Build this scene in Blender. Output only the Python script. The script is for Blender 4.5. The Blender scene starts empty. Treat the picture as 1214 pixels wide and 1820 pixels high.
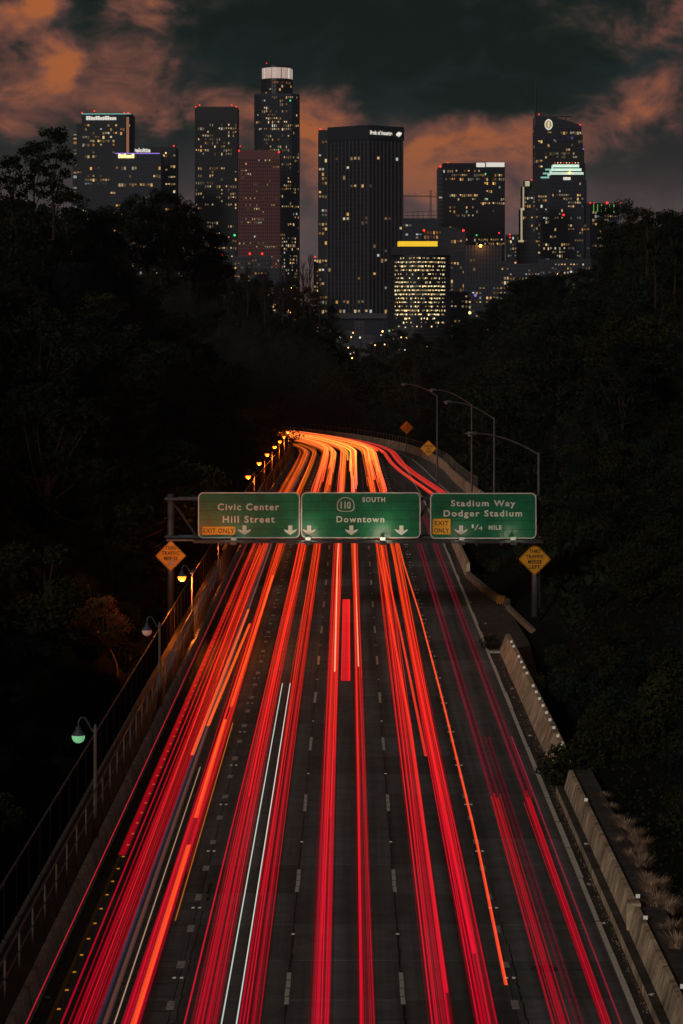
import bpy, math, random
import numpy as np
from mathutils import Vector
random.seed(11); rng = np.random.default_rng(11)
S = bpy.context.scene
# ------------------------------------------------------------------ camera
F = 4396.0; CAMH = 20.8; VX, VY = 624.0, 563.0; PW, PH = 1214.0, 1820.0
cd = bpy.data.cameras.new('camera'); cam = bpy.data.objects.new('camera', cd)
S.collection.objects.link(cam); S.camera = cam
cam.location = (0, 0, CAMH); cam.rotation_euler = (math.radians(90), 0, 0)
cd.sensor_fit = 'VERTICAL'; cd.sensor_height = 36.0; cd.lens = F / PH * 36.0
cd.shift_x = (PW / 2 - VX) / PH
cd.shift_y = -(PH / 2 - VY) / PH
cd.clip_start = 1.0; cd.clip_end = 30000
S.render.resolution_x = 683; S.render.resolution_y = 1024
# ------------------------------------------------------------------ view, world, sun
S.view_settings.view_transform = 'Standard'; S.view_settings.look = 'None'
S.view_settings.exposure = 0.0; S.view_settings.gamma = 1.0
S.view_settings.use_curve_mapping = False
S.render.engine = 'CYCLES'
cy = S.cycles
cy.use_denoising = True; cy.max_bounces = 4; cy.diffuse_bounces = 2; cy.glossy_bounces = 2
cy.transparent_max_bounces = 24; cy.transmission_bounces = 2; cy.volume_bounces = 0
cy.sample_clamp_indirect = 2.0; cy.use_light_tree = True; cy.caustics_reflective = False; cy.caustics_refractive = False
cy.pixel_filter_type = 'BLACKMAN_HARRIS'; cy.filter_width = 1.5

SUN_EL, SUN_AZ = math.radians(17), math.radians(206)      # dusk glow low behind the camera, a little to the left
w = bpy.data.worlds.new('World'); S.world = w; w.use_nodes = True
nt = w.node_tree; nt.nodes.clear()
def N(t, **k):
    n = nt.nodes.new(t)
    for a, b in k.items(): setattr(n, a, b)
    return n
def lnk(a, b): nt.links.new(a, b)
def setin(sock, v):
    if hasattr(v, 'is_linked') or isinstance(v, bpy.types.NodeSocket): lnk(v, sock)
    else: sock.default_value = v
def M_(op, a, b=0.0, c=None, clamp=False):
    n = N('ShaderNodeMath', operation=op); n.use_clamp = clamp
    setin(n.inputs[0], a); setin(n.inputs[1], b)
    if c is not None: setin(n.inputs[2], c)
    return n.outputs[0]
def V_(op, a, b):
    n = N('ShaderNodeVectorMath', operation=op); setin(n.inputs[0], a); setin(n.inputs[1], b)
    return n
def mapr(v, a, b, c=0.0, d=1.0):
    n = N('ShaderNodeMapRange', interpolation_type='SMOOTHSTEP')
    setin(n.inputs[0], v); n.inputs[1].default_value = a; n.inputs[2].default_value = b
    n.inputs[3].default_value = c; n.inputs[4].default_value = d
    return n.outputs[0]
def mixc(f, a, b, mode='MIX'):
    n = N('ShaderNodeMix', data_type='RGBA', blend_type=mode)
    setin(n.inputs[0], f); setin(n.inputs[6], a); setin(n.inputs[7], b)
    return n.outputs[2]
tc = N('ShaderNodeTexCoord'); DIR = tc.outputs['Generated']
def noise(vec, scale, detail=6, rough=0.55, dist=0.0):
    n = N('ShaderNodeTexNoise'); setin(n.inputs['Vector'], vec); n.inputs['Scale'].default_value = scale
    n.inputs['Detail'].default_value = detail; n.inputs['Roughness'].default_value = rough; n.inputs['Distortion'].default_value = dist
    return n
stretch = V_('MULTIPLY', DIR, (1, 1, 1.7)).outputs[0]
nw = noise(stretch, 22, 5)
warp = V_('MULTIPLY', V_('SUBTRACT', nw.outputs['Color'], (.5, .5, .5)).outputs[0], (.050, 0, .034)).outputs[0]
WD = V_('ADD', DIR, warp).outputs[0]
n1 = noise(stretch, 27, 8, .60, .6).outputs['Fac']
n2 = noise(stretch, 70, 9, .66, .3).outputs['Fac']
def blob(px, py, rx, ry, amp):
    c = ((px - VX) / F, 1.0, (VY - py) / F)
    q = V_('SUBTRACT', WD, c).outputs[0]
    q = V_('MULTIPLY', q, (F / rx, 1.0, F / ry)).outputs[0]
    L = V_('LENGTH', q, (0, 0, 0)).outputs['Value']
    return mapr(L, 0.0, 1.5, amp, 0.0)
base = M_('ADD', M_('MULTIPLY', M_('SUBTRACT', n1, .5), 1.75), .36)
base = M_('ADD', base, M_('MULTIPLY', M_('SUBTRACT', n2, .5), .62))
blobs = [(62, 22, 50, 50, .62), (240, 8, 46, 30, .60), (118, 112, 36, 48, .44), (20, 90, 60, 60, -.12), (50, 150, 170, 120, .20), (0, 60, 120, 80, .05), (170, 30, 40, 50, -.15),
         (250, 170, 170, 70, .18), (470, 180, 110, 60, .34), (560, 260, 110, 90, .26), (680, 280, 180, 120, .44), (840, 290, 160, 120, .42),
         (1000, 230, 130, 90, .36), (1130, 140, 100, 90, .42), (1190, 60, 90, 60, .20), (1050, 40, 60, 50, .22), (760, 350, 120, 50, .2), (380, 90, 160, 60, .06),
         (760, 80, 360, 125, -.62), (560, 30, 220, 70, -.36), (400, 30, 110, 60, -.30), (880, 160, 160, 60, -.34), (330, 300, 200, 70, -.22), (1060, 130, 60, 60, -.3),
         (1170, 330, 120, 80, -.42), (40, 290, 150, 50, -.25), (1090, 200, 40, 30, -.15)]
for b in blobs: base = M_('ADD', base, blob(*b))
ramp = N('ShaderNodeValToRGB'); setin(ramp.inputs[0], base)
cr = ramp.color_ramp; cr.interpolation = 'B_SPLINE'
for i, (p, c) in enumerate([(0.0, (.0040, .0090, .0060)), (.22, (.0075, .0145, .0105)), (.40, (.030, .027, .022)), (.56, (.105, .047, .037)),
                            (.78, (.225, .084, .055)), (1.0, (.46, .13, .035))]):
    e = cr.elements[i] if i < 2 else cr.elements.new(p)
    e.position = p; e.color = (*c, 1)
sep = N('ShaderNodeSeparateXYZ'); setin(sep.inputs[0], DIR); dz = sep.outputs[2]; 
sky = N('ShaderNodeTexSky', sky_type='NISHITA'); sky.sun_disc = False
sky.sun_elevation = SUN_EL; sky.sun_rotation = SUN_AZ
skyc = mixc(1.0, sky.outputs[0], (.0052, .0058, .0078, 1), 'MULTIPLY')
hz_c = mixc(n2, (.058, .052, .062, 1), (.19, .118, .112, 1))
low = mapr(dz, .022, .080, .85, 0.0)
cl = mixc(low, ramp.outputs[0], hz_c)
cover = mapr(n1, .30, .52, .78, 1.0)
final = mixc(cover, skyc, cl)
below = mapr(dz, -.05, 0.0, .25, 1.0)
final = mixc(1.0, final, below, 'MULTIPLY')
bg = N('ShaderNodeBackground'); setin(bg.inputs[0], final); bg.inputs[1].default_value = 0.95
wo = N('ShaderNodeOutputWorld'); lnk(bg.outputs[0], wo.inputs[0])
w.cycles.sampling_method = 'AUTOMATIC'

sl = bpy.data.lights.new('sun', 'SUN'); sl.energy = 1.0; sl.angle = math.radians(8); sl.color = (1, .88, .76)
so = bpy.data.objects.new('sun', sl); S.collection.objects.link(so)
so.rotation_euler = (math.radians(90) - SUN_EL, 0, math.radians(180) - SUN_AZ + math.radians(0))
# direction the light travels: away from azimuth 212 deg (behind the camera, left)
dv = Vector((-math.sin(SUN_AZ) * math.cos(SUN_EL), -math.cos(SUN_AZ) * math.cos(SUN_EL), -math.sin(SUN_EL)))
so.rotation_euler = dv.to_track_quat('-Z', 'Y').to_euler()

# ------------------------------------------------------------------ materials
def mat(name, col, rough=.7, metal=0.0, nscale=None, namt=.3, bump=0.0, bscale=40, spec=.35, emit=None, estr=0.0, rnd=0.0, col2=None):
    m = bpy.data.materials.new(name); m.use_nodes = True; t = m.node_tree; b = t.nodes['Principled BSDF']
    b.inputs['Base Color'].default_value = (*col, 1); b.inputs['Roughness'].default_value = rough
    b.inputs['Metallic'].default_value = metal; b.inputs['Specular IOR Level'].default_value = spec
    geo = t.nodes.new('ShaderNodeNewGeometry')
    if nscale:
        n = t.nodes.new('ShaderNodeTexNoise'); n.inputs['Scale'].default_value = nscale; n.inputs['Detail'].default_value = 8
        n.inputs['Roughness'].default_value = .65
        t.links.new(geo.outputs['Position'], n.inputs['Vector'])
        mx = t.nodes.new('ShaderNodeMix'); mx.data_type = 'RGBA'
        c2 = col2 or tuple(c * (1 - namt) for c in col); c1 = col if col2 else tuple(min(1, c * (1 + namt)) for c in col)
        mx.inputs[6].default_value = (*c2, 1); mx.inputs[7].default_value = (*c1, 1)
        mr = t.nodes.new('ShaderNodeMapRange'); mr.inputs[1].default_value = .3; mr.inputs[2].default_value = .7
        t.links.new(n.outputs['Fac'], mr.inputs[0]); t.links.new(mr.outputs[0], mx.inputs[0]); src = mx.outputs[2]
        if rnd:
            oi = t.nodes.new('ShaderNodeObjectInfo'); hs = t.nodes.new('ShaderNodeHueSaturation')
            r2 = t.nodes.new('ShaderNodeMapRange'); r2.inputs[3].default_value = 1 - rnd; r2.inputs[4].default_value = 1 + rnd
            t.links.new(oi.outputs['Random'], r2.inputs[0]); t.links.new(r2.outputs[0], hs.inputs['Value'])
            t.links.new(src, hs.inputs['Color']); src = hs.outputs[0]
        t.links.new(src, b.inputs['Base Color'])
    if bump:
        n = t.nodes.new('ShaderNodeTexNoise'); n.inputs['Scale'].default_value = bscale; n.inputs['Detail'].default_value = 6
        t.links.new(geo.outputs['Position'], n.inputs['Vector'])
        bp = t.nodes.new('ShaderNodeBump'); bp.inputs['Strength'].default_value = bump; bp.inputs['Distance'].default_value = .05
        t.links.new(n.outputs['Fac'], bp.inputs['Height']); t.links.new(bp.outputs[0], b.inputs['Normal'])
    if emit:
        b.inputs['Emission Color'].default_value = (*emit, 1); b.inputs['Emission Strength'].default_value = estr
        m.cycles.emission_sampling = 'NONE'
    return m

def slab_material():
    m = mat('worn_concrete', (.135, .138, .148), .78, nscale=.9, namt=.28, bump=.25, bscale=18, rnd=.26)
    t = m.node_tree; b = t.nodes['Principled BSDF']; src = b.inputs['Base Color'].links[0].from_socket
    geo = t.nodes.new('ShaderNodeNewGeometry'); sp = t.nodes.new('ShaderNodeSeparateXYZ')
    t.links.new(geo.outputs['Position'], sp.inputs[0])
    # fine tining across the road and long grease drips along the lane
    mp = t.nodes.new('ShaderNodeMapping'); mp.inputs['Scale'].default_value = (.6, 9, 1)
    t.links.new(geo.outputs['Position'], mp.inputs[0])
    n = t.nodes.new('ShaderNodeTexNoise'); n.inputs['Scale'].default_value = 1.0; n.inputs['Detail'].default_value = 5
    t.links.new(mp.outputs[0], n.inputs['Vector'])
    mp2 = t.nodes.new('ShaderNodeMapping'); mp2.inputs['Scale'].default_value = (2.6, .035, 1)
    t.links.new(geo.outputs['Position'], mp2.inputs[0])
    n2 = t.nodes.new('ShaderNodeTexNoise'); n2.inputs['Scale'].default_value = 1.0; n2.inputs['Detail'].default_value = 4
    t.links.new(mp2.outputs[0], n2.inputs['Vector'])
    n3 = t.nodes.new('ShaderNodeTexNoise'); n3.inputs['Scale'].default_value = 26; n3.inputs['Detail'].default_value = 4
    t.links.new(geo.outputs['Position'], n3.inputs['Vector'])
    def mr(s, a, b_, c, d):
        q = t.nodes.new('ShaderNodeMapRange'); t.links.new(s, q.inputs[0])
        for i, v in enumerate((a, b_, c, d)): q.inputs[i + 1].default_value = v
        return q.outputs[0]
    def mul(a, b_):
        q = t.nodes.new('ShaderNodeMath'); q.operation = 'MULTIPLY'; t.links.new(a, q.inputs[0]); t.links.new(b_, q.inputs[1]); return q.outputs[0]
    f = mul(mul(mr(n.outputs['Fac'], .3, .7, .86, 1.12), mr(n2.outputs['Fac'], .3, .7, .62, 1.25)), mr(n3.outputs['Fac'], .3, .7, .8, 1.15))
    q = t.nodes.new('ShaderNodeMix'); q.data_type = 'RGBA'; q.blend_type = 'MULTIPLY'; q.inputs[0].default_value = 1
    t.links.new(src, q.inputs[6]); t.links.new(f, q.inputs[7]); t.links.new(q.outputs[2], b.inputs['Base Color'])
    return m

MT = {}
def streaked(m, lo=.5, hi=1.25):
    t = m.node_tree; b = t.nodes['Principled BSDF']; src = b.inputs['Base Color'].links[0].from_socket
    geo = t.nodes.new('ShaderNodeNewGeometry'); prev = src
    for sc, a, b_ in (((.4, 2.4, .35), lo, hi), ((.3, .35, .3), .75, 1.2), ((9, 9, 9), .85, 1.12)):
        mp = t.nodes.new('ShaderNodeMapping'); mp.inputs['Scale'].default_value = sc; t.links.new(geo.outputs['Position'], mp.inputs[0])
        n = t.nodes.new('ShaderNodeTexNoise'); n.inputs['Scale'].default_value = 1; n.inputs['Detail'].default_value = 6; n.inputs['Roughness'].default_value = .65; t.links.new(mp.outputs[0], n.inputs['Vector'])
        r = t.nodes.new('ShaderNodeMapRange'); r.inputs[1].default_value = .35; r.inputs[2].default_value = .65; r.inputs[3].default_value = a; r.inputs[4].default_value = b_; t.links.new(n.outputs['Fac'], r.inputs[0])
        q = t.nodes.new('ShaderNodeMix'); q.data_type = 'RGBA'; q.blend_type = 'MULTIPLY'; q.inputs[0].default_value = 1
        t.links.new(prev, q.inputs[6]); t.links.new(r.outputs[0], q.inputs[7]); prev = q.outputs[2]
    t.links.new(prev, b.inputs['Base Color']); return m
MT['slab'] = slab_material()
MT['joint'] = mat('joint_dirt', (.03, .028, .025), .9, nscale=3)
MT['asphalt'] = mat('shoulder_asphalt', (.05, .047, .043), .85, nscale=2.5, namt=.35, bump=.3, bscale=30)
MT['paint'] = mat('road_paint', (.82, .80, .76), .6, nscale=5, namt=.2)
MT['dim_paint'] = mat('worn_road_paint', (.5, .49, .47), .7, nscale=9, namt=.5)
MT['yellow'] = mat('worn_yellow_paint', (.35, .2, .03), .7, nscale=5, namt=.5)
MT['tar'] = mat('crack_tar', (.008, .008, .008), .5)
MT['reflector'] = mat('reflector_white_glow', (.8, .78, .7), .4, emit=(1, .95, .8), estr=.09)  # reflector shine put in as a faint glow of its own
MT['amber'] = mat('reflector_amber_glow', (.8, .3, .02), .4, emit=(1, .35, .02), estr=.45)  # amber shine also put in as self-glow
MT['barrier'] = mat('barrier_concrete', (.55, .52, .48), .85, nscale=1.6, namt=.3, bump=.4, bscale=9)
MT['tan_wall'] = mat('tan_concrete', (.50, .39, .28), .85, nscale=1.3, namt=.45, bump=.5, bscale=7)
MT['metal'] = mat('dark_blue_steel', (.05, .065, .085), .5, .3, nscale=3)
MT['post'] = mat('weathered_post', (.09, .078, .065), .7, nscale=3)
MT['rail'] = mat('painted_rail', (.05, .062, .085), .5, nscale=3)
MT['screen'] = mat('fence_mesh_dark', (.010, .014, .020), 1.0, nscale=2, spec=0.0)
MT['old_kerb'] = mat('old_kerb_concrete', (.2, .16, .12), .9, nscale=1.5, namt=.5, bump=.5)
streaked(MT['barrier'], .55, 1.2); streaked(MT['tan_wall'], .45, 1.25); streaked(MT['asphalt'], .6, 1.4)
MT['sign_seam'] = mat('sign_seam_dark_green', (.0, .03, .012), .6)  # dark green strips along the panel joints
MT['path'] = mat('path_concrete', (.07, .065, .06), .85, nscale=2, bump=.2)
MT['galv'] = mat('galvanised_steel', (.07, .074, .082), .5, .4, nscale=2)
MT['beam'] = mat('dark_beam', (.02, .021, .025), .6)
MT['sign_green'] = mat('sign_green', (.0, .085, .037), .35, nscale=1.2, namt=.4, spec=.5)
MT['sign_white'] = mat('sign_white', (.42, .405, .39), .5, nscale=3, namt=.1)
MT['sign_yellow'] = mat('sign_amber', (.56, .26, .010), .45, nscale=3, namt=.12)
MT['ink'] = mat('black_ink', (.012, .01, .008), .6)
MT['sticker'] = mat('sticker_scrawl', (.22, .24, .3), .6, nscale=8, namt=.5)
MT['bark'] = mat('bark', (.03, .024, .02), .9, nscale=6, namt=.4, spec=0.0)
MT['pale_bark'] = mat('pale_bark', (.04, .035, .03), .9, nscale=6, namt=.4, spec=0.0)
MT['leaf'] = mat('leaf_dark_green', (.013, .018, .011), .75, nscale=.8, namt=.45, spec=0.0, rnd=.35)
MT['leaf2'] = mat('leaf_olive', (.022, .025, .012), .75, nscale=.8, namt=.45, spec=0.0, rnd=.3)
MT['leaf3'] = mat('leaf_blue_green', (.010, .017, .014), .7, nscale=.8, namt=.45, spec=0.0, rnd=.3)
MT['leaf_lamp_glow'] = mat('leaf_painted_lamp_glow', (.24, .11, .04), .8, nscale=1.5, namt=.5, spec=0.0)  # rust-red path lamp glow put into the leaf colour
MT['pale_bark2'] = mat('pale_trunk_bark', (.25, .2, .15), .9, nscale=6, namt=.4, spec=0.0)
MT['dry'] = mat('dry_grass', (.34, .23, .16), .85, nscale=2, namt=.3, rnd=.2)
MT['soil'] = mat('hillside_soil', (.010, .011, .009), .95, nscale=.25, namt=.5, bump=.6, bscale=2, spec=0.0)
MT['city_ground'] = mat('city_ground', (.05, .05, .055), .9, nscale=.02)
MT['lens_on'] = mat('sodium_lens_lit', (1, .5, .1), .4, emit=(1, .13, .008), estr=6)
MT['lens_glow'] = mat('green_glow_lens', (.3, .7, .4), .4, emit=(.25, .85, .38), estr=.42)
MT['lens_dim'] = mat('dim_pink_lens', (.5, .35, .3), .4, emit=(.7, .3, .22), estr=.16)
MT['lens_warm'] = mat('dim_warm_lens', (.6, .5, .3), .4, emit=(1, .7, .35), estr=.8)
MT['lens_off'] = mat('unlit_glass', (.35, .36, .36), .3)
MT['red_lamp'] = mat('red_beacon', (.5, .02, .01), .4, emit=(1, .03, .02), estr=2.2)
MT['lamp_green'] = mat('roof_green_light', (.1, .5, .2), .4, emit=(.05, .9, .3), estr=1.2)
MT['star'] = mat('orange_floodlight', (1, .5, .1), .4, emit=(1, .36, .05), estr=9)
MT['white_sign'] = mat('lit_white_sign', (.8, .8, .8), .4, emit=(.9, .86, .76), estr=.62)
MT['hot_sign'] = mat('lit_warm_sign', (.9, .8, .6), .4, emit=(1, .62, .22), estr=1.9)
MT['cyan_line'] = mat('lit_cyan_trim', (.3, .8, .7), .4, emit=(.2, .62, .55), estr=.5)
MT['violet_line'] = mat('lit_violet_trim', (.4, .3, .8), .4, emit=(.30, .18, .85), estr=.75)
MT['gold_band'] = mat('lit_gold_band', (.9, .6, .05), .5, nscale=.25, namt=.1, emit=(1, .60, .02), estr=.72)
MT['mint_band'] = mat('lit_mint_band', (.7, .9, .8), .4, emit=(.55, .78, .66), estr=.75)
MT['green_line'] = mat('lit_green_fin', (.4, .8, .2), .4, emit=(.35, .8, .18), estr=.55)

def attr_emit(name, strength, one_sided=False, additive=False, sample='NONE'):
    m = bpy.data.materials.new(name); m.use_nodes = True; t = m.node_tree; t.nodes.clear()
    a = t.nodes.new('ShaderNodeAttribute'); a.attribute_name = 'glow'
    e = t.nodes.new('ShaderNodeEmission'); t.links.new(a.outputs['Color'], e.inputs[0]); e.inputs[1].default_value = strength
    if one_sided:
        g = t.nodes.new('ShaderNodeNewGeometry'); q = t.nodes.new('ShaderNodeMath'); q.operation = 'MULTIPLY_ADD'
        t.links.new(g.outputs['Backfacing'], q.inputs[0]); q.inputs[1].default_value = -strength; q.inputs[2].default_value = strength
        t.links.new(q.outputs[0], e.inputs[1])
    o = t.nodes.new('ShaderNodeOutputMaterial')
    if additive:
        tr = t.nodes.new('ShaderNodeBsdfTransparent'); tr.inputs[0].default_value = (.62, .62, .62, 1); ad = t.nodes.new('ShaderNodeAddShader')
        t.links.new(e.outputs[0], ad.inputs[0]); t.links.new(tr.outputs[0], ad.inputs[1]); t.links.new(ad.outputs[0], o.inputs[0])
    else: t.links.new(e.outputs[0], o.inputs[0])
    m.cycles.emission_sampling = sample
    return m
MT['window_glow'] = attr_emit('window_glow', 1.0)
MT['trail_core'] = attr_emit('trail_core', 1.0, True, True, 'FRONT')
MT['trail_soft'] = attr_emit('trail_soft', 1.0, True, True, 'FRONT')

# ------------------------------------------------------------------ mesh helpers
COL = S.collection
class MB:
    def __init__(s): s.v = []; s.f = []; s.c = []
    def quad(s, a, b, c, d, col=None):
        n = len(s.v); s.v += [a, b, c, d]; s.f.append((n, n + 1, n + 2, n + 3)); s.c.append(col)
    def box(s, x0, x1, y0, y1, z0, z1, col=None):
        n = len(s.v)
        s.v += [(x0, y0, z0), (x1, y0, z0), (x1, y1, z0), (x0, y1, z0), (x0, y0, z1), (x1, y0, z1), (x1, y1, z1), (x0, y1, z1)]
        s.f += [(n, n + 3, n + 2, n + 1), (n + 4, n + 5, n + 6, n + 7), (n, n + 1, n + 5, n + 4), (n + 1, n + 2, n + 6, n + 5), (n + 2, n + 3, n + 7, n + 6), (n + 3, n, n + 4, n + 7)]
        s.c += [col] * 6
    def prism(s, poly, z0, z1, col=None):
        k = len(poly); n = len(s.v)
        s.v += [(x, y, z0) for x, y in poly] + [(x, y, z1) for x, y in poly]
        for i in range(k):
            j = (i + 1) % k; s.f.append((n + i, n + j, n + k + j, n + k + i)); s.c.append(col)
        s.f.append(tuple(n + k + i for i in range(k))); s.f.append(tuple(n + i for i in reversed(range(k)))); s.c += [col, col]
    def bar(s, a, b, r, k=6, r2=None):
        a = Vector(a); b = Vector(b); r2 = r if r2 is None else r2
        d = (b - a).normalized(); u = d.orthogonal().normalized(); v = d.cross(u); n = len(s.v)
        for P, rr in ((a, r), (b, r2)):
            for i in range(k):
                t = 2 * math.pi * i / k; s.v.append(tuple(P + (u * math.cos(t) + v * math.sin(t)) * rr))
        for i in range(k):
            j = (i + 1) % k; s.f.append((n + i, n + j, n + k + j, n + k + i)); s.c.append(None)
        s.f.append(tuple(n + k + i for i in range(k))); s.f.append(tuple(n + i for i in reversed(range(k)))); s.c += [None, None]
    def path(s, pts, rads, k=6):
        n0 = len(s.v); P = [Vector(p) for p in pts]
        for i, p in enumerate(P):
            d = (P[min(i + 1, len(P) - 1)] - P[max(i - 1, 0)]).normalized()
            u = d.cross(Vector((0.31, .95, .05))).normalized(); v = d.cross(u)
            for j in range(k):
                t = 2 * math.pi * j / k; s.v.append(tuple(p + (u * math.cos(t) + v * math.sin(t)) * rads[i]))
        for i in range(len(P) - 1):
            for j in range(k):
                j2 = (j + 1) % k; a = n0 + i * k
                s.f.append((a + j, a + j2, a + k + j2, a + k + j)); s.c.append(None)
        s.f.append(tuple(n0 + (len(P) - 1) * k + j for j in range(k))); s.c.append(None)
    def lathe(s, prof, cx, cy, k=12):
        n = len(s.v)
        for (r, z) in prof:
            for j in range(k):
                t = 2 * math.pi * j / k; s.v.append((cx + r * math.cos(t), cy + r * math.sin(t), z))
        for i in range(len(prof) - 1):
            for j in range(k):
                j2 = (j + 1) % k; a = n + i * k
                s.f.append((a + j, a + j2, a + k + j2, a + k + j)); s.c.append(None)
    def mesh(s, name, m, smooth=False):
        me = bpy.data.meshes.new(name); me.from_pydata(s.v, [], s.f)
        if m is not None: me.materials.append(MT[m] if isinstance(m, str) else m)
        if any(c is not None for c in s.c):
            ca = me.color_attributes.new('glow', 'FLOAT_COLOR', 'CORNER'); arr = []
            for f, c in zip(s.f, s.c): arr += [*(c or (0, 0, 0)), 1.0] * len(f)
            ca.data.foreach_set('color', arr)
        if smooth: me.polygons.foreach_set('use_smooth', [True] * len(me.polygons))
        me.update(); return me
    def build(s, name, m, parent=None, smooth=False, kind=None):
        return link(name, s.mesh(name, m, smooth), parent, kind)
def link(name, me, parent=None, kind=None, loc=None):
    o = bpy.data.objects.new(name, me); COL.objects.link(o)
    if parent is not None:
        o.parent = parent
        if loc is None: o.matrix_parent_inverse = parent.matrix_basis.inverted()
    if loc is not None: o.location = loc
    if kind: o['kind'] = kind
    return o
def tag(o, label=None, cat=None, group=None, kind=None):
    if label: o['label'] = label
    if cat: o['category'] = cat
    if group: o['group'] = group
    if kind: o['kind'] = kind
    return o
def thing(name, loc, label, cat, group=None):
    o = bpy.data.objects.new(name, None); COL.objects.link(o); o.location = loc; o.empty_display_size = .5
    return tag(o, label, cat, group)
def copy_tree(root, loc=None, label=None, scale=None, rz=None):
    r = root.copy(); COL.objects.link(r)
    if loc is not None: r.location = loc
    if scale is not None: r.scale = scale if hasattr(scale, '__len__') else (scale,) * 3
    if rz is not None: r.rotation_euler = (0, 0, rz)
    if label: r['label'] = label
    for ch in list(root.children):
        c = ch.copy(); COL.objects.link(c); c.parent = r
        for g in list(ch.children):
            d = g.copy(); COL.objects.link(d); d.parent = c
    return r
def text(name, body, cx, cz, y, cap, width, m, parent, spacing=1.12, bold=.012, font_ratio=.729, depth=.012):
    cu = bpy.data.curves.new(name, 'FONT'); cu.body = body; cu.size = cap / font_ratio; cu.space_character = spacing
    cu.align_x = 'CENTER'; cu.extrude = depth / 2; cu.offset = bold; cu.resolution_u = 3
    tmp = bpy.data.objects.new('tmp', cu); COL.objects.link(tmp)
    dg = bpy.context.evaluated_depsgraph_get(); me = bpy.data.meshes.new_from_object(tmp.evaluated_get(dg))
    bpy.data.objects.remove(tmp)
    co = np.empty(len(me.vertices) * 3); me.vertices.foreach_get('co', co); co = co.reshape(-1, 3)
    cx0, cx1 = co[:, 0].min(), co[:, 0].max(); sx = width / (cx1 - cx0) if width else 1
    out = np.stack([(co[:, 0] - (cx0 + cx1) / 2) * sx + cx, y - co[:, 2], co[:, 1] + cz], 1)
    me.vertices.foreach_set('co', out.ravel()); me.name = name; me.materials.clear(); me.materials.append(MT[m]); me.update()
    return link(name, me, parent)

def px(x, y, Y): return ((x - VX) * Y / F, Y, CAMH + (VY - y) * Y / F)

# ------------------------------------------------------------------ road alignment
YC, RAD = 415.0, 190.0
def zr(s):
    t = max(0, min(1, (s - 225) / 215)); return -3.1 * (t * t * (3 - 2 * t))
def P(s, off, dz=0.0):
    if s <= YC: return (off, s, zr(s) + dz)
    th = (s - YC) / RAD; r = RAD + off
    return (-RAD + r * math.cos(th), YC + r * math.sin(th), zr(s) + dz)
def ribbon(mb, offs, s0, s1, step=None, dz=0.0, zs=None):
    ss = [s0]
    while ss[-1] < s1 - 1e-6:
        st = step or (8 if ss[-1] < 225 else 4); ss.append(min(s1, ss[-1] + st))
    n = len(mb.v); k = len(offs); zs = zs or [0] * k
    for s in ss:
        for o, z in zip(offs, zs): mb.v.append(P(s, o, dz + z))
    for i in range(len(ss) - 1):
        for j in range(k - 1):
            a = n + i * k + j; mb.f.append((a, a + 1, a + k + 1, a + k)); mb.c.append(None)
SEND = YC + RAD * 1.35
road = MB(); ribbon(road, [-9.5, 9.3], 40, SEND, dz=-.035)
road_o = road.build('road', 'joint', kind='structure')
LN = [-8.9, -5.40, -1.96, 1.56, 4.94, 8.42]
# pavement slabs: the near 285 singly, the rest joined into one part
sm = MB(); sm.box(-.5, .5, -.5, .5, -1, 0); slab_me = sm.mesh('slab', 'slab')
SL = 4.65; nrow = 57; cnt = 0
for r in range(nrow):
    y0 = 66 + r * SL
    for L in range(5):
        if y0 > 225: continue
        a, b = LN[L], LN[L + 1]
        o = link('pavement_slab', slab_me, road_o, loc=((a + b) / 2, y0 + SL / 2, random.uniform(-.003, .003)))
        o.scale = (b - a - .022, SL - random.choice((.018, .022, .035)), .034); cnt += 1
ylast = 66 + 35 * SL
fb = MB(); s = ylast
while s < SEND - SL:
    for L in range(5):
        a, b = LN[L] + .012, LN[L + 1] - .012
        fb.quad(P(s + .015, a), P(s + .015, b), P(s + SL - .015, b), P(s + SL - .015, a))
    s += SL
fb.build('far_pavement_slabs', 'slab', road_o, kind='stuff')
nb = MB()
nb.box(LN[0], LN[5], 40, 66, -.03, -.001); nb.build('near_pavement', 'slab', road_o)
sh = MB(); ribbon(sh, [-9.45, -8.91], 40, SEND, dz=-.004); ribbon(sh, [8.43, 9.3], 40, SEND, dz=-.004)
sh.build('shoulder', 'asphalt', road_o)
# painted edge lines
e1 = MB(); s = 40
while s < SEND:
    L = random.uniform(3, 7); g = random.uniform(0, .12); wdt = random.uniform(.12, .17)
    ribbon(e1, [8.40, 8.42 + wdt * 1.2], s, min(SEND, s + L), dz=.006); s += L + g
e1.build('edge_line', 'paint', road_o)
e2 = MB(); ribbon(e2, [-8.98, -8.86], 40, SEND, dz=.006); e2.build('edge_line', 'yellow', road_o)
# lane markers
def marks(maker, total):
    pass
mk = MB(); mk.box(-.5, .5, -.5, .5, 0, 1); mark_me = mk.mesh('road_marking', 'dim_paint'); mark2 = mk.mesh('road_marking', 'paint')
far = MB(); nmark = 0
def add_mark(s, off, wx, ly, me, h=.007):
    global nmark
    if nmark < 230 and s < 230:
        o = link('lane_marking', me, road_o, loc=(P(s, off)[0], s, zr(s))); o.scale = (wx, ly, h); nmark += 1
    else:
        far.quad(P(s - ly / 2, off - wx / 2, h), P(s - ly / 2, off + wx / 2, h), P(s + ly / 2, off + wx / 2, h), P(s + ly / 2, off - wx / 2, h))
s = 70.1
while s < SEND - 5:
    for off in (LN[1] - .05, LN[4] + .03):
        add_mark(s + random.uniform(-.1, .1), off + random.uniform(-.02, .02), random.uniform(.2, .25), random.uniform(.7, .95), mark_me)
    s += 4.65
s = 60.2
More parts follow.
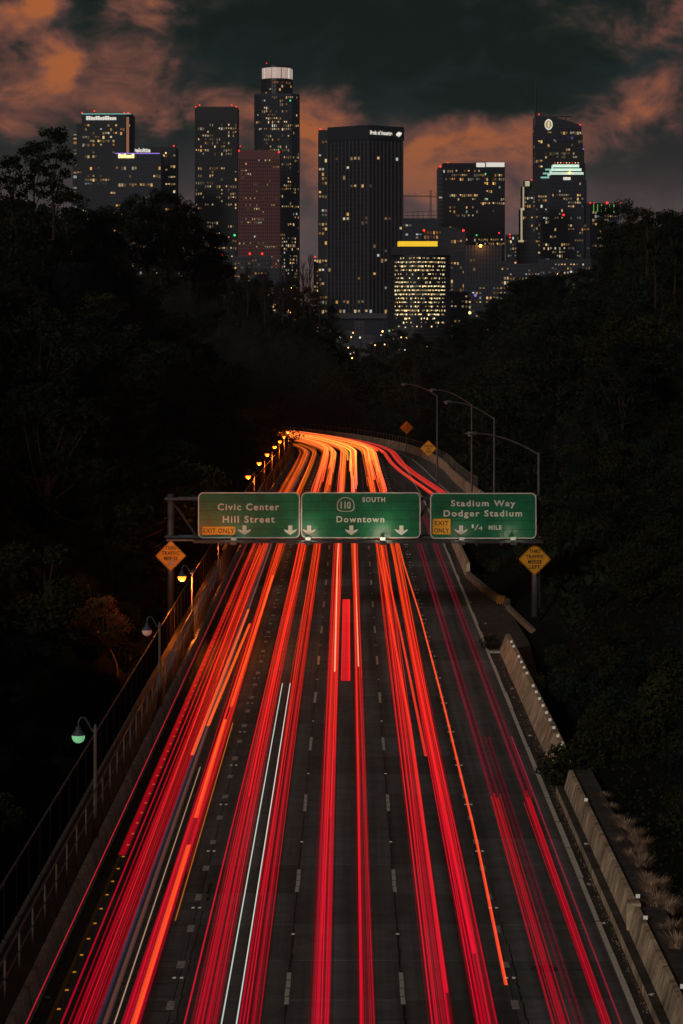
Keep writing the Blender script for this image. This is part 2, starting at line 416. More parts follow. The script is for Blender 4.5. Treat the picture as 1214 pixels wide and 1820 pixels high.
while s < SEND - 8:
    for off in (LN[2], LN[3] + .02):
        for q in range(4):
            add_mark(s + q * .93 + .4, off + random.uniform(-.01, .01), .135, .82, mark2)
    s += 14.63
far.build('far_lane_markings', 'paint', road_o, kind='stuff')
# raised reflectors
rf = MB(); rf.v = [(-.05, -.05, 0), (.05, -.05, 0), (.05, .05, 0), (-.05, .05, 0), (-.04, -.02, .02), (.04, -.02, .02), (.04, .02, .02), (-.04, .02, .02)]
rf.f = [(4, 5, 6, 7), (0, 1, 5, 4), (1, 2, 6, 5), (2, 3, 7, 6), (3, 0, 4, 7)]; rf.c = [None] * 5
rme = rf.mesh('reflector', 'reflector'); ame = rf.mesh('reflector', 'amber')
farr = MB(); fara = MB(); nr = 0
def add_ref(s, off, me, farmb, sc=1.0, lim=215):
    global nr
    if s < lim and nr < 290:
        o = link('road_reflector', me, road_o, loc=(P(s, off)[0], s, zr(s) + .002)); o.scale = (sc * 1.1, sc * 1.7, sc); nr += 1
    else:
        h = .03; ww = .075
        farmb.quad(P(s - .1, off - ww, h), P(s - .1, off + ww, h), P(s + .12, off + ww, h + .03), P(s + .12, off - ww, h + .03))
s = 68.6
while s < SEND - 5:
    for off in (LN[1] - .05, LN[4] + .06): add_ref(s, off - .11, rme, farr); add_ref(s, off + .12, rme, farr)
    s += 9.22
s = 68.7
while s < SEND - 5:
    for off in (LN[2] + .01, LN[3] + .01): add_ref(s, off, rme, farr)
    s += 14.63
s = 68.0
while s < 400: add_ref(s, -8.78, ame, fara, .95); s += 2.1
farr.build('far_reflectors', 'reflector', road_o, kind='stuff'); fara.build('far_amber_reflectors', 'amber', road_o, kind='stuff')
# crack sealant and cracks
tar = MB()
def crack(pts, wd):
    for i in range(len(pts) - 1):
        a = Vector((*pts[i], 0.0)); b = Vector((*pts[i + 1], 0.0)); d = (b - a).normalized(); n_ = Vector((-d.y, d.x, 0)) * wd * random.uniform(.6, 1.3) / 2
        z = Vector((0, 0, .0065 + zr(a.y)))
        tar.quad(tuple(a - n_ + z), tuple(b - n_ + z), tuple(b + n_ + z), tuple(a + n_ + z))
for off, s0, s1, wd in ((LN[2] + .02, 74, 84, .07), (LN[3] + .02, 72.5, 84, .06), (LN[1] + .25, 88, 91, .1), (LN[4] + .25, 70, 82, .05), (LN[2], 84, 104, .025), (LN[3], 84, 110, .025), (LN[4] + .2, 82, 92, .025), (LN[2], 148, 165, .07), (LN[1] + .2, 66, 87, .03)):
    s = s0; pts = []
    while s < s1: pts.append((off + random.uniform(-.04, .04), s)); s += random.uniform(.15, .5)
    crack(pts, wd)
for i in range(70):
    s = random.choice((random.uniform(70, 90), random.uniform(70, 110))); x0 = random.uniform(-8.5, -6.2); x1 = x0 + random.uniform(.8, 3); x1 = min(x1, -5.0); pts = []
    x = x0
    while x < x1: pts.append((x, s + random.uniform(-.035, .035))); x += random.uniform(.15, .4)
    if len(pts) > 1: crack(pts, random.uniform(.02, .055))
for cx, cy_, r in ((-7.4, 82.5, .5), (-7.5, 79.3, .55), (-7.7, 76, .35), (-7.3, 85.2, .4), (-4.1, 97, .4)):
    crack([(cx + r * math.cos(t * .5) * random.uniform(.9, 1.1), cy_ + .7 * r * math.sin(t * .5)) for t in range(13)], .03)
for s, x0, x1 in ((73.2, -1.9, 4.9), (78.8, 5, 8.3), (95.3, -5.3, 8.4), (75.6, 5, 8.4), (83.8, 5, 8.6), (108.4, 1.5, 8.4), (113.1, 1.5, 8.4), (126, -5.3, 1.5)):
    x = x0; pts = []
    while x < x1: pts.append((x, s + random.uniform(-.02, .02))); x += .5
    crack(pts, .03)
tar.build('crack_sealant', 'tar', road_o, kind='stuff')
mh = MB(); mh.lathe([(0.0, .012), (.30, .012), (.33, .008), (.42, .008), (.44, .002)], 6.17, 78.9, 20)
mh.build('manhole_cover', 'metal', road_o)

# ------------------------------------------------------------------ ramp, shoulder turnout and side paving on the right
rp = MB()
RAMP = [(236, 9.2, 15.5), (262, 9.2, 15.4), (290, 9.2, 14.6), (315, 9.2, 14.1), (345, 9.2, 13.9), (372, 9.2, 14.0), (392, 9.2, 13.7), (410, 9.2, 12.6), (430, 9.2, 11.4), (455, 9.2, 10.4), (480, 9.2, 9.8)]
for i in range(len(RAMP) - 1):
    a, b = RAMP[i], RAMP[i + 1]
    rp.quad(P(a[0], a[1], -.008), P(a[0], a[2], -.008), P(b[0], b[2], -.008), P(b[0], b[1], -.008))
tag(rp.build('ramp_pavement', 'slab'), kind='structure')
rl = MB()
pts = [(250, 12.6), (290, 12.3), (315, 12.0), (340, 11.6), (365, 11.3), (390, 10.9), (415, 10.1), (440, 9.2), (470, 8.7)]
for i in range(len(pts) - 1):
    a, b = pts[i], pts[i + 1]
    rl.quad(P(a[0], a[1] - .09, .0), P(a[0], a[1] + .09, .0), P(b[0], b[1] + .09, .0), P(b[0], b[1] - .09, .0))
rl.build('edge_line', 'paint', road_o)
to = MB()
for (s0, a0, s1, a1) in ((120, 9.9, 158, 11.4), (158, 11.4, 176, 11.2), (176, 11.2, 205, 9.5)):
    to.quad((9.1, s0, -.012), (a0, s0, -.012), (a1, s1, -.012), (9.1, s1, -.012))
tag(to.build('turnout_pavement', 'asphalt'), kind='structure')

# ------------------------------------------------------------------ barriers
def profile_wall(name, prof, s0, s1, m, label, cat='barrier', offf=None, step=None, root=None, seg=None):
    """prof: closed list of (off, z); built in segments so that each cast length is a part"""
    if root is None:
        root = thing(name, (*P(s0, prof[0][0])[:2], P(s0, 0)[2]), label, cat)
    s = s0; seg = seg or (s1 - s0)
    while s < s1 - .01:
        e = min(s1, s + seg); mb = MB(); ss = [s + .012]
        st = step or 4
        while ss[-1] < e - .012 - 1e-6: ss.append(min(e - .012, ss[-1] + st))
        k = len(prof)
        for q in ss:
            sh_ = offf(q) if offf else 0
            for o, z in prof: mb.v.append(P(q, o + sh_, z))
        for i in range(len(ss) - 1):
            for j in range(k):
                j2 = (j + 1) % k; a = i * k
                mb.f.append((a + j, a + k + j, a + k + j2, a + j2)); mb.c.append(None)
        mb.f.append(tuple(range(k))); mb.f.append(tuple((len(ss) - 1) * k + j for j in reversed(range(k)))); mb.c += [None, None]
        mb.build('barrier_segment', m, root); s = e
    return root
JB = [(-9.44, -.1), (-9.42, .08), (-9.5, .30), (-9.6, .88), (-9.76, .9), (-9.78, -.1)]
profile_wall('left_barrier'[5:], JB, 60, 470, 'barrier', 'grey concrete barrier along the left edge of the freeway', seg=12.2)
TW = [(9.20, -.1), (9.22, .15), (9.38, .5), (9.60, 1.12), (9.86, 1.12), (9.9, -.2)]
tw = profile_wall('retaining_wall', TW, 111, 153.5, 'tan_wall', 'tan concrete wall with white reflector tabs right of the freeway, nearer than the turnout', seg=6.1)
MW = [(9.22, -.1), (9.26, .3), (9.46, 1.1), (9.62, 1.12), (9.66, -.2)]
mw = profile_wall('retaining_wall', MW, 62, 107.5, 'tan_wall', 'tall tan concrete wall behind the low ledge at bottom right', seg=8.1)
lk = profile_wall('ledge_kerb', [(8.93, -.1), (8.95, .3), (9.19, .31), (9.2, -.1)], 62, 108, 'tan_wall', 'low tan concrete ledge in front of the tall wall at bottom right', 'kerb', seg=6.2)
pil = MB(); pil.prism([(9.20, 82.6), (9.68, 82.6), (9.68, 83.2), (9.30, 83.2)], -.1, 1.2); pil.build('pilaster', 'tan_wall', mw)
led = MB(); led.box(8.96, 9.24, 62, 108, .312, .318); led.build('ledge_top', 'asphalt', lk)
wk = MB(); wk.quad((9.66, 55, 1.02), (10.35, 55, 1.02), (10.35, 108, 1.02), (9.66, 108, 1.02)); wk.box(10.35, 10.45, 55, 108, .5, 1.1)
tag(wk.build('walkway', 'asphalt'), kind='structure')
rb = profile_wall('retaining_wall', [(9.16, -.1), (9.2, .2), (9.34, 1.0), (9.55, 1.02), (9.6, -.2)], 199, 246, 'tan_wall', 'concrete wall passing behind the overhead signs on the right', seg=6.1)
def ramp_off(s):
    xs = [236, 262, 290, 315, 345, 372, 392, 410, 430, 455, 480, 540]; ys = [r[2] for r in RAMP] + [9.7]
    return float(np.interp(s, xs, ys))
profile_wall('retaining_wall', [(.0, -.2), (.12, 1.3), (.4, 1.3), (.42, -.3)], 262, 600, 'tan_wall', 'long tan wall round the on-ramp and the outside of the bend', offf=ramp_off, seg=6.1, step=3)
rl_ = thing('railing', (*P(300, ramp_off(300) + .8)[:2], -1), 'slim picket railing behind the wall round the outside of the bend', 'railing')
s = 300.0; last = None
while s < 575:
    x, y, z = P(s, ramp_off(s) + .9, .2); m_ = MB(); m_.bar((x, y, z - .5), (x, y, z + 2.1), .045, 5); m_.build('post', 'post', rl_)
    if last: m_ = MB(); m_.bar((last[0], last[1], last[2] + 1.95), (x, y, z + 1.95), .03, 4); m_.build('rail', 'rail', rl_)
    last = (x, y, z); s += 2.0
ka = MB(); kp = [(197.5, 9.15), (192, 9.5), (186, 9.95), (181, 10.5), (177.5, 11.1)]
kr = thing('kerb_wall', (9.15, 197.5, 0), 'broken low concrete kerb curving away to the striped marker', 'kerb')
for i in range(len(kp) - 1):
    (s0, a0), (s1, a1) = kp[i], kp[i + 1]; mb = MB()
    mb.prism([(a0, s0), (a1, s1), (a1 + .35, s1 + .3), (a0 + .35, s0 + .3)], -.1, .45 + .05 * (i % 2)); mb.build('kerb_stone', 'old_kerb', kr)
k2 = MB(); k2.prism([(11.0, 176), (11.9, 162.5), (12.15, 162.6), (11.3, 176.4)], -.1, .25)
tag(k2.build('kerb_edging', 'old_kerb'), 'short straight kerb beyond the striped marker, beside the dirt', 'kerb')
em = MB(); em.box(8.55, 9.5, 152.9, 153.4, 0, .12)
tag(em.build('drain_kerb', 'barrier'), 'small pale concrete lip at the far end of the tabbed wall', 'kerb')
pts_d = []
for i in range(1500):
    s = 66 + 150 * random.random() ** 1.3; o_ = 8.62 + .55 * random.random() ** .6
    if 155 < s < 200 and random.random() < .7: o_ = random.uniform(8.7, 11.0)
    if s < 109 and o_ > 8.9: o_ = 8.9 - random.random() * .1
    pts_d.append((o_, s, .012))
for i in range(350): pts_d.append((-9.38 + .3 * random.random(), 66 + 120 * random.random(), .012))
DEBRIS = pts_d
# white reflector tabs
tabs = [1140.5, 1148.6, 1166.8, 1176.5, 1186.2, 1196.4, 1218.8, 1229.8, 1241.7, 1254, 1266.7, 1279.4, 1293.4, 1307.7, 1322.1, 1337.8, 1353.9]
tm = MB(); tm.box(-.07, .07, -.015, .015, 0, .13); tme = tm.mesh('reflector_tab', 'reflector')
for i, yy in enumerate(tabs):
    Y = 19.62 * F / (yy - VY); link('reflector_tab', tme, tw, loc=(9.68 - tw.location.x, Y - tw.location.y, 1.12))
for yy, xx in ((1424.4, 9.55), (1596.1, 9.72), (1634.7, 9.62), (1757, 9.72)):
    Y = 19.7 * F / (yy - VY); o = link('reflector_tab', tme, mw, loc=(xx - mw.location.x, Y - mw.location.y, 1.1)); o.scale = (1, 1, 1)
# litter
lit = MB(); lit.v = [(0, 0, 0), (.2, .03, .03), (.17, .2, .01), (-.02, .14, .04), (.08, .1, .07)]; lit.f = [(0, 1, 4), (1, 2, 4), (2, 3, 4), (3, 0, 4), (0, 3, 2, 1)]; lit.c = [None] * 5
lme = lit.mesh('litter', 'sign_white')
for i, (x, y, z) in enumerate(((1039, 1502, .32), (1050, 1574, .3), (1080, 1642, .3), (1157, 1767, .32), (1055, 1475, 1.03), (940, 1309, 0), (916, 1241, 0), (914, 1225, 0), (862, 1108, 0), (77, 1774, .0), (836, 1072, 0))):
    Y = (CAMH - z) * F / (y - VY)
    o = link('litter_scrap', lme, None, loc=((x - VX) * Y / F, Y, z + .004)); o.rotation_euler = (0, 0, i * 1.3)
    tag(o, 'small white scrap of litter lying by the freeway edge', 'litter', 'scraps of litter by the freeway edges')

# ------------------------------------------------------------------ left path, fences and lamps
XF, XB = -9.77, -11.1
pa = MB()
ribbon(pa, [XB - .12, XF - .03], 50, 500, zs=[.86, .86]); ribbon(pa, [XB - .3, XB - .12], 50, 500, zs=[-2.5, .86])
tag(pa.build('footpath', 'path'), kind='structure')
def fence(xo, label, panels):
    root = thing('fence', (xo, 60, .9), label, 'fence')
    sp = 3.05; s = 63.7; pm = MB(); pm.bar((0, 0, -.05), (0, 0, 1.84), .035, 6); pme = pm.mesh('post', 'post')
    ss = []
    while s < 505: ss.append(s); s += sp
    for s in ss:
        x, y, z = P(s, xo, .9); link('post', pme, root, loc=(x - root.location.x, y - root.location.y, z - root.location.z))
    for i in range(len(ss) - 1):
        a, b = ss[i], ss[i + 1]
        for zz in ((1.84, 1.22) if not panels else (1.84,)):
            r = MB(); r.bar(P(a, xo, .9 + zz), P(b, xo, .9 + zz), .035 if zz > 1.5 else .025, 6); r.build('rail', 'rail', root)
        if panels:
            p = MB(); A = P(a + .04, xo - .02, .95); B = P(b - .04, xo - .02, .95)
            n = 12
            for q in range(n):
                t0, t1 = (q + .04) / n, (q + .96) / n
                x0, y0 = A[0] + (B[0] - A[0]) * t0, A[1] + (B[1] - A[1]) * t0; x1, y1 = A[0] + (B[0] - A[0]) * t1, A[1] + (B[1] - A[1]) * t1
                p.prism([(x0, y0), (x0 + .025, y0), (x1 + .025, y1), (x1, y1)], A[2], A[2] + 1.7)
            p.build('screen_panel', 'screen', root)
    if not panels:
        p = MB(); s = ss[0]
        while s < ss[-1]:
            if s > 130: p.box(P(s, xo)[0] - .008, P(s, xo)[0] + .008, P(s, xo)[1] - .008, P(s, xo)[1] + .008, P(s, 0)[2] + .95, P(s, 0)[2] + 2.72)
            s += .35
        p.build('thin_pickets', 'rail', root, kind='stuff')
    return root
fence(XF, 'near railing with slim posts standing behind the left concrete barrier', False)
fence(XB, 'dark screened fence on the far side of the footpath', True)
def path_lamp(s, lens, lit, label):
    x, y, z = P(s, XF - .02, .9)
    root = thing('path_lamp', (x, y, z), label, 'street lamp', 'gooseneck lamps along the footpath')
    p = MB(); p.bar((x, y, z), (x, y, z + 4.1), .085, 8, .06); p.bar((x, y, z + 4.02), (x, y, z + 4.3), .1, 8, .03); p.bar((x, y, z), (x, y, z + .3), .13, 8); p.build('pole', 'post', root)
    a = MB(); pts = [(x, y, z + 4.0), (x - .12, y, z + 4.05), (x - .25, y, z + 4.3), (x - .40, y, z + 4.55), (x - .56, y, z + 4.56), (x - .64, y, z + 4.4), (x - .65, y, z + 4.2)]
    a.path(pts, [.035] * 7, 6); a.build('arm', 'metal', root)
    h = MB(); h.lathe([(.03, z + 4.24), (.09, z + 4.2), (.12, z + 4.08), (.25, z + 3.92), (.26, z + 3.88)], x - .65, y, 12); h.build('lamp_shade', 'metal', root, True)
    b = MB(); b.lathe([(.25, z + 3.885), (.25, z + 3.78), (.2, z + 3.66), (.1, z + 3.59), (.0, z + 3.57)], x - .65, y, 12)
    b.build('lamp_lens', lens, root, True)
    if lit:
        L = bpy.data.lights.new('lamp_light', 'POINT'); L.energy = lit; L.color = (1, .19, .012); L.shadow_soft_size = .12
        lo = link('lamp_light', L, root); lo.location = (x - .65, y - .05, z + 3.42)
lampY = [94.7, 126.5, 152.7, 183, 216, 251, 281, 307.6, 338, 363, 386, 408]
names = ['path lamp with green glowing glass, nearest on the left fence', 'unlit path lamp with dull pink glass, second nearest on the left',
         'lit orange path lamp beside the diamond sign, just under the sign gantry']
for i, s in enumerate(lampY):
    lab = names[i] if i < 3 else ('lit orange path lamp hidden behind the left overhead sign' if i < 5 else
          ['lit orange path lamp just above the left overhead sign', 'second lit path lamp up from the left overhead sign', 'third lit path lamp up from the left overhead sign', 'fourth lit path lamp up from the left overhead sign',
           'fifth lit path lamp up from the left overhead sign', 'last but one of the lit path lamps at the bend', 'farthest lit path lamp, right at the bend'][i - 5])
    path_lamp(s, 'lens_glow' if i == 0 else 'lens_dim' if i == 1 else 'lens_on', 0 if i < 2 else (1700 if i == 2 else 800), lab)

# ------------------------------------------------------------------ sign gantry
GY = 163.0; K = GY / F
def gx(x): return (x - VX) * K
def gz(y): return CAMH + (VY - y) * K
g = thing('sign_gantry', (gx(302), GY, 0), 'dark steel gantry spanning the freeway and carrying the green signs', 'sign gantry')
for (xa, y0, yb) in ((302, 880, -1.0), (957, 880, 7.0)):
    m_ = MB(); m_.bar((gx(xa), GY + .9, yb), (gx(xa), GY + .9, gz(y0)), .22 if xa < 600 else .17, 12); m_.build('column', 'galv', g, True)
for zz in (gz(888), gz(956)):
    for yy in (GY + .45, GY + 1.35):
        m_ = MB(); m_.bar((gx(292), yy, zz), (gx(962), yy, zz), .09, 8); m_.build('chord', 'metal', g)
n = 14; tmb = None
for i in range(n):
    x0, x1 = gx(302 + (957 - 302) * i / n), gx(302 + (957 - 302) * (i + 1) / n)
    za, zb = (gz(888), gz(956)) if i % 2 == 0 else (gz(956), gz(888))
    for yy in (GY + .45, GY + 1.35):
        m_ = MB(); m_.bar((x0, yy, za), (x1, yy, zb), .05, 6); m_.build('brace', 'beam', g)
m_ = MB(); m_.box(gx(345), gx(962), GY - 1.15, GY - .1, gz(962.8), gz(957.6)); m_.build('walkway_beam', 'beam', g)
m_ = MB(); m_.box(gx(296), gx(345), GY - .3, GY - .1, gz(961), gz(958)); m_.build('walkway_beam', 'galv', g)
for xx in (395, 466, 510, 590, 640, 700, 738, 800, 846, 890):
    m_ = MB(); m_.box(gx(xx) - .05, gx(xx) + .05, GY - 1.1, GY - .1, gz(967), gz(962.8)); m_.build('bracket', 'beam', g)
fx = [417, 548, 680, 819, 910]
for i, xx in enumerate(fx):
    m_ = MB(); x = gx(xx); z = gz(960)
    m_.prism([(x - .2, GY - 1.75), (x + .2, GY - 1.75), (x + .2, GY - 1.18), (x - .2, GY - 1.18)], z - .16, z + .1); fo = m_.build('light_fixture', 'galv', g)
    c_ = MB(); c_.box(x - .18, x + .18, GY - 1.17, GY - .95, z - .1, z + .3); c_.build('fixture_hood', 'beam', g)
    A = bpy.data.lights.new('fixture_light', 'AREA'); A.energy = (5, 20, 26, 7, 9)[i] * 2.0; A.size = .5; A.color = (1, .93, .62); A.shape = 'RECTANGLE'; A.size_y = .2
    ao = link('fixture_light', A, g); ao.location = (x - g.location.x, GY - 1.6 - g.location.y, z + .16)
    ao.rotation_euler = Vector((0, .80, .55)).to_track_quat('-Z', 'Y').to_euler()
    ao.matrix_parent_inverse.identity()

def rrect(x0, x1, z0, z1, r, k=6):
    pts = []
    for cx, cz, a0 in ((x1 - r, z1 - r, 0), (x0 + r, z1 - r, 90), (x0 + r, z0 + r, 180), (x1 - r, z0 + r, 270)):
        for i in range(k + 1):
            a = math.radians(a0 + 90 * i / k); pts.append((cx + r * math.cos(a), cz + r * math.sin(a)))
    return pts
def plate(mb, pts, y0, y1):
    n = len(mb.v); k = len(pts)
    mb.v += [(x, y0, z) for x, z in pts] + [(x, y1, z) for x, z in pts]
    mb.f.append(tuple(range(n, n + k))); mb.f.append(tuple(n + k + i for i in reversed(range(k))))
    for i in range(k): mb.f.append((n + i, n + k + i, n + k + (i + 1) % k, n + (i + 1) % k))
    mb.c += [None] * (k + 2)
def ring(mb, po, pi, y0, y1):
    n = len(mb.v); k = len(po)
    for pts in (po, pi):
        for y in (y0, y1): mb.v += [(x, y, z) for x, z in pts]
    for i in range(k):
        j = (i + 1) % k; a, b, c, d = n, n + k, n + 2 * k, n + 3 * k
        mb.f += [(a + i, a + j, c + j, c + i), (b + j, b + i, d + i, d + j), (a + j, a + i, b + i, b + j), (c + i, c + j, d + j, d + i)]; mb.c += [None] * 4
def green_sign(x0, x1, y0, y1, label):
    r = thing('overhead_sign', (gx((x0 + x1) / 2), GY, gz(y1)), label, 'road sign', 'green overhead signs on the gantry')
    po = rrect(gx(x0), gx(x1), gz(y1), gz(y0), .35); pi = rrect(gx(x0) + .07, gx(x1) - .07, gz(y1) + .07, gz(y0) - .07, .29)
    # three stacked extruded panels per sign
    nz = 5; zz0, zz1 = gz(y1), gz(y0)
    m_ = MB(); plate(m_, po, GY, GY + .05); m_.build('panel', 'sign_green', r)
    for i in range(1, nz):
        z = zz0 + (zz1 - zz0) * i / nz
        q = MB(); q.box(gx(x0) + .09, gx(x1) - .09, GY - .006, GY - .001, z - .014, z + .014); q.build('panel_seam', 'sign_seam', r)
    b = MB(); ring(b, po, pi, GY - .012, GY - .002); b.build('border', 'sign_white', r)
    return r
def arrow(cx, cy_, r, w=24, h=17):
    X = gx(cx); Z = gz(cy_); a = w / 2 * K; t = h / 2 * K
    pts = [(X - .13, Z + t), (X + .13, Z + t), (X + .13, Z - t * .05), (X + a, Z + t * .25), (X + a * .78, Z - t * .25), (X, Z - t), (X - a * .78, Z - t * .25), (X - a, Z + t * .25), (X - .13, Z - t * .05)]
    m_ = MB(); n = len(pts)
    m_.v = [(x, GY - .018, z) for x, z in pts]; m_.f = [(0, 8, 2, 1)[::-1], (2, 3, 4, 5), (8, 2, 5), (8, 5, 6, 7)]; m_.f = [(0, 8, 2, 1), (2, 5, 4, 3), (8, 5, 2), (8, 7, 6, 5)]; m_.c = [None] * 4
    m_.build('arrow', 'sign_white', r)
def st(r, body, xa, xb, ytop, ybase, m='sign_white', sp=1.24, bold=.014, yy=None):
    cap = (ybase - ytop) * K
    return text('lettering', body, gx((xa + xb) / 2), gz(ybase), (GY - .02) if yy is None else yy, cap, (xb - xa) * K, m, r, sp, bold)
s1 = green_sign(352, 533, 875, 956.5, 'left overhead sign reading Civic Center Hill Street, Exit Only')
st(s1, 'Civic Center', 387, 496, 894.5, 906.5); st(s1, 'Hill Street', 396, 488, 916.5, 928.5)
q = MB(); plate(q, rrect(gx(360), gx(418), gz(950), gz(936), .05), GY - .025, GY - .008); eo = q.build('exit_plate', 'sign_yellow', s1)
st(eo, 'EXIT ONLY', 361.5, 416.5, 938.8, 947.2, 'ink', 1.15, .008, GY - .03)
arrow(434.5, 942.5, s1); arrow(516, 942.5, s1)
s2 = green_sign(535, 747.5, 875, 956.5, 'middle overhead sign with the 110 shield reading South Downtown')
st(s2, 'SOUTH', 644, 684.5, 883.5, 892); st(s2, 'Downtown', 598, 683, 917, 928)
st(s2, '110', 605.5, 623.5, 891, 903.5, sp=1.0, bold=.012)
sh_o = []
for i in range(28):
    a = 2 * math.pi * i / 28; X, Z = 614.5 + 15.5 * math.cos(a), 897.5 - 14 * math.sin(a)
    if math.sin(a) < -.2: Z = 897.5 + 14 * (abs(math.sin(a)) ** .45) * .84; X = 614.5 + 15.5 * math.copysign(abs(math.cos(a)) ** .6, math.cos(a))
    sh_o.append((gx(X), gz(Z)))
c0 = (gx(614.5), gz(897.5)); sh_i = [((x - c0[0]) * .92 + c0[0], (z - c0[1]) * .91 + c0[1]) for x, z in sh_o]
q = MB(); ring(q, sh_o, sh_i, GY - .02, GY - .004); q.build('route_shield', 'sign_white', s2)
for xx in (549.5, 624.5, 713.5): arrow(xx, 942.5, s2)
s3 = green_sign(764.5, 953.5, 876, 957.5, 'right overhead sign reading Stadium Way Dodger Stadium, quarter mile')
st(s3, 'Stadium Way', 801.5, 916, 888.5, 899.5); st(s3, 'Dodger Stadium', 788.5, 928, 906.5, 917.5)
q = MB(); plate(q, rrect(gx(769.5), gx(800.5), gz(949.5), gz(922), .05), GY - .025, GY - .008); eo = q.build('exit_plate', 'sign_yellow', s3)
st(eo, 'EXIT', 772.5, 797.5, 925.5, 933.5, 'ink', 1.1, .008, GY - .03); st(eo, 'ONLY', 771.5, 798, 938.5, 946.5, 'ink', 1.1, .008, GY - .03)
arrow(819.5, 942.5, s3)
st(s3, '1', 838.5, 842, 931.5, 938.5, bold=0.0); st(s3, '4', 850.5, 857.5, 935, 942.5, bold=0.0); st(s3, 'MILE', 868.5, 891.5, 933.5, 941)
q = MB(); a, b = (gx(843.5), gz(942.5)), (gx(849), gz(932)); q.quad((a[0], GY - .02, a[1]), (a[0] + .06, GY - .02, a[1]), (b[0] + .06, GY - .02, b[1]), (b[0], GY - .02, b[1])); q.build('lettering', 'sign_white', s3)

def diamond(cx, cy_, half, Y, lines, label, post=None, ink='ink', sticker=False, pw=.05, cap_px=6.5, blank=False):
    Kk = Y / F; X = (cx - VX) * Kk; Z = CAMH + (VY - cy_) * Kk; h = half * Kk
    r = thing('warning_sign', (X, Y, Z - h), label, 'road sign', 'amber diamond warning signs')
    pts = []
    for i in range(4):
        a0 = math.radians(90 * i); c = (X + h * .92 * math.cos(a0), Z + h * .92 * math.sin(a0))
        for t in (-45, -15, 15, 45): pts.append((c[0] + h * .08 * 1.2 * math.cos(a0 + math.radians(t)), c[1] + h * .08 * 1.2 * math.sin(a0 + math.radians(t))))
    m_ = MB(); plate(m_, pts, Y, Y + .03); m_.build('panel', 'sign_yellow', r)
    po = [((x - X) * .96 + X, (z - Z) * .96 + Z) for x, z in pts]; pi = [((x - X) * .925 + X, (z - Z) * .925 + Z) for x, z in pts]
    m_ = MB(); ring(m_, po, pi, Y - .008, Y - .002); m_.build('border', 'ink', r)
    for (b, dx, dy, wpx) in lines:
        text('lettering', b, X, Z - (dy + cap_px / 2) * Kk, Y - .015, cap_px * Kk, wpx * Kk, ink, r, 1.12, .008)
    if post is not None:
        m_ = MB(); m_.bar((X, Y + .12, post), (X, Y + .12, Z + h * .6), pw, 8); m_.build('post', 'galv', r)
    return r, X, Z, Kk
L4 = [('THRU', 0, -14.5, 19), ('TRAFFIC', 0, -5.2, 32), ('MERGE', 0, 4.2, 24), ('LEFT', 0, 13.6, 19)]
diamond(950.5, 994, 27.5, GY - .25, L4, 'right diamond sign reading Thru Traffic Merge Left under the gantry end')
r_, X_, Z_, k_ = diamond(303.5, 988, 26, GY - .25, L4[:3], 'left diamond sign reading Thru Traffic Merge, defaced with scrawl below')
m_ = MB()
for i in range(16):
    a = random.uniform(-9, 9); b = random.uniform(9, 17); c = a + random.uniform(-6, 6); d = b + random.uniform(-6, 3)
    A_ = Vector((X_ + a * k_, GY - .28, Z_ - b * k_)); B_ = Vector((X_ + c * k_, GY - .28, Z_ - d * k_)); m_.bar(tuple(A_), tuple(B_), .035, 4)
m_.build('graffiti', 'sticker', r_)
diamond(761.5, 797, 14, 345, [('ROAD LINE', 0, -4.5, 15), ('JUST', 0, .6, 7), ('AHEAD', 0, 5.6, 10)], 'small amber diamond sign on a thin post above the ramp wall', -1.9, cap_px=3.3)
r_, X_, Z_, k_ = diamond(722.5, 760, 11.5, 425, [], 'smallest amber diamond sign, scratched and tagged, near the bend', -2.5, cap_px=3)
m_ = MB()
for i in range(9):
    a, b = random.uniform(-6, 6), random.uniform(-6, 6); c, d = a + random.uniform(-4, 4), b + random.uniform(-4, 4)
    m_.bar((X_ + a * k_, 424.95, Z_ + b * k_), (X_ + c * k_, 424.95, Z_ + d * k_), .05, 4)
m_.build('graffiti', 'ink', r_)
# column under the right sign (lower part of the gantry post)
m_ = MB(); m_.bar((gx(952), GY + .25, 1.0), (gx(952), GY + .25, gz(962)), .24, 12); m_.build('column', 'galv', g, True)
# striped marker panel
Y = 178.0; X, Z = px(890, 1066, Y)[0], px(890, 1066, Y)[2]
cm = thing('hazard_marker', (X, Y, 0), 'yellow and black striped hazard panel at the end of the kerb', 'hazard marker')
m_ = MB(); m_.box(X - .3, X + .3, Y, Y + .03, Z - .3, Z + .3); m_.build('panel', 'ink', cm)
m_ = MB()
for i in range(-3, 4):
    c = i * .2
    poly = [(x, z) for x, z in ((c - .05 - .3, -.3), (c + .05 - .3, -.3), (c + .05 + .3, .3), (c - .05 + .3, .3))]
    pts = [(max(-.3, min(.3, x)), z) for x, z in poly]
    m_.quad(*[(X + x, Y - .006, Z + z) for x, z in pts])
m_.build('stripes', 'sign_yellow', cm)
m_ = MB(); m_.bar((X, Y + .08, -.1), (X, Y + .08, Z), .04, 6); m_.build('post', 'galv', cm)

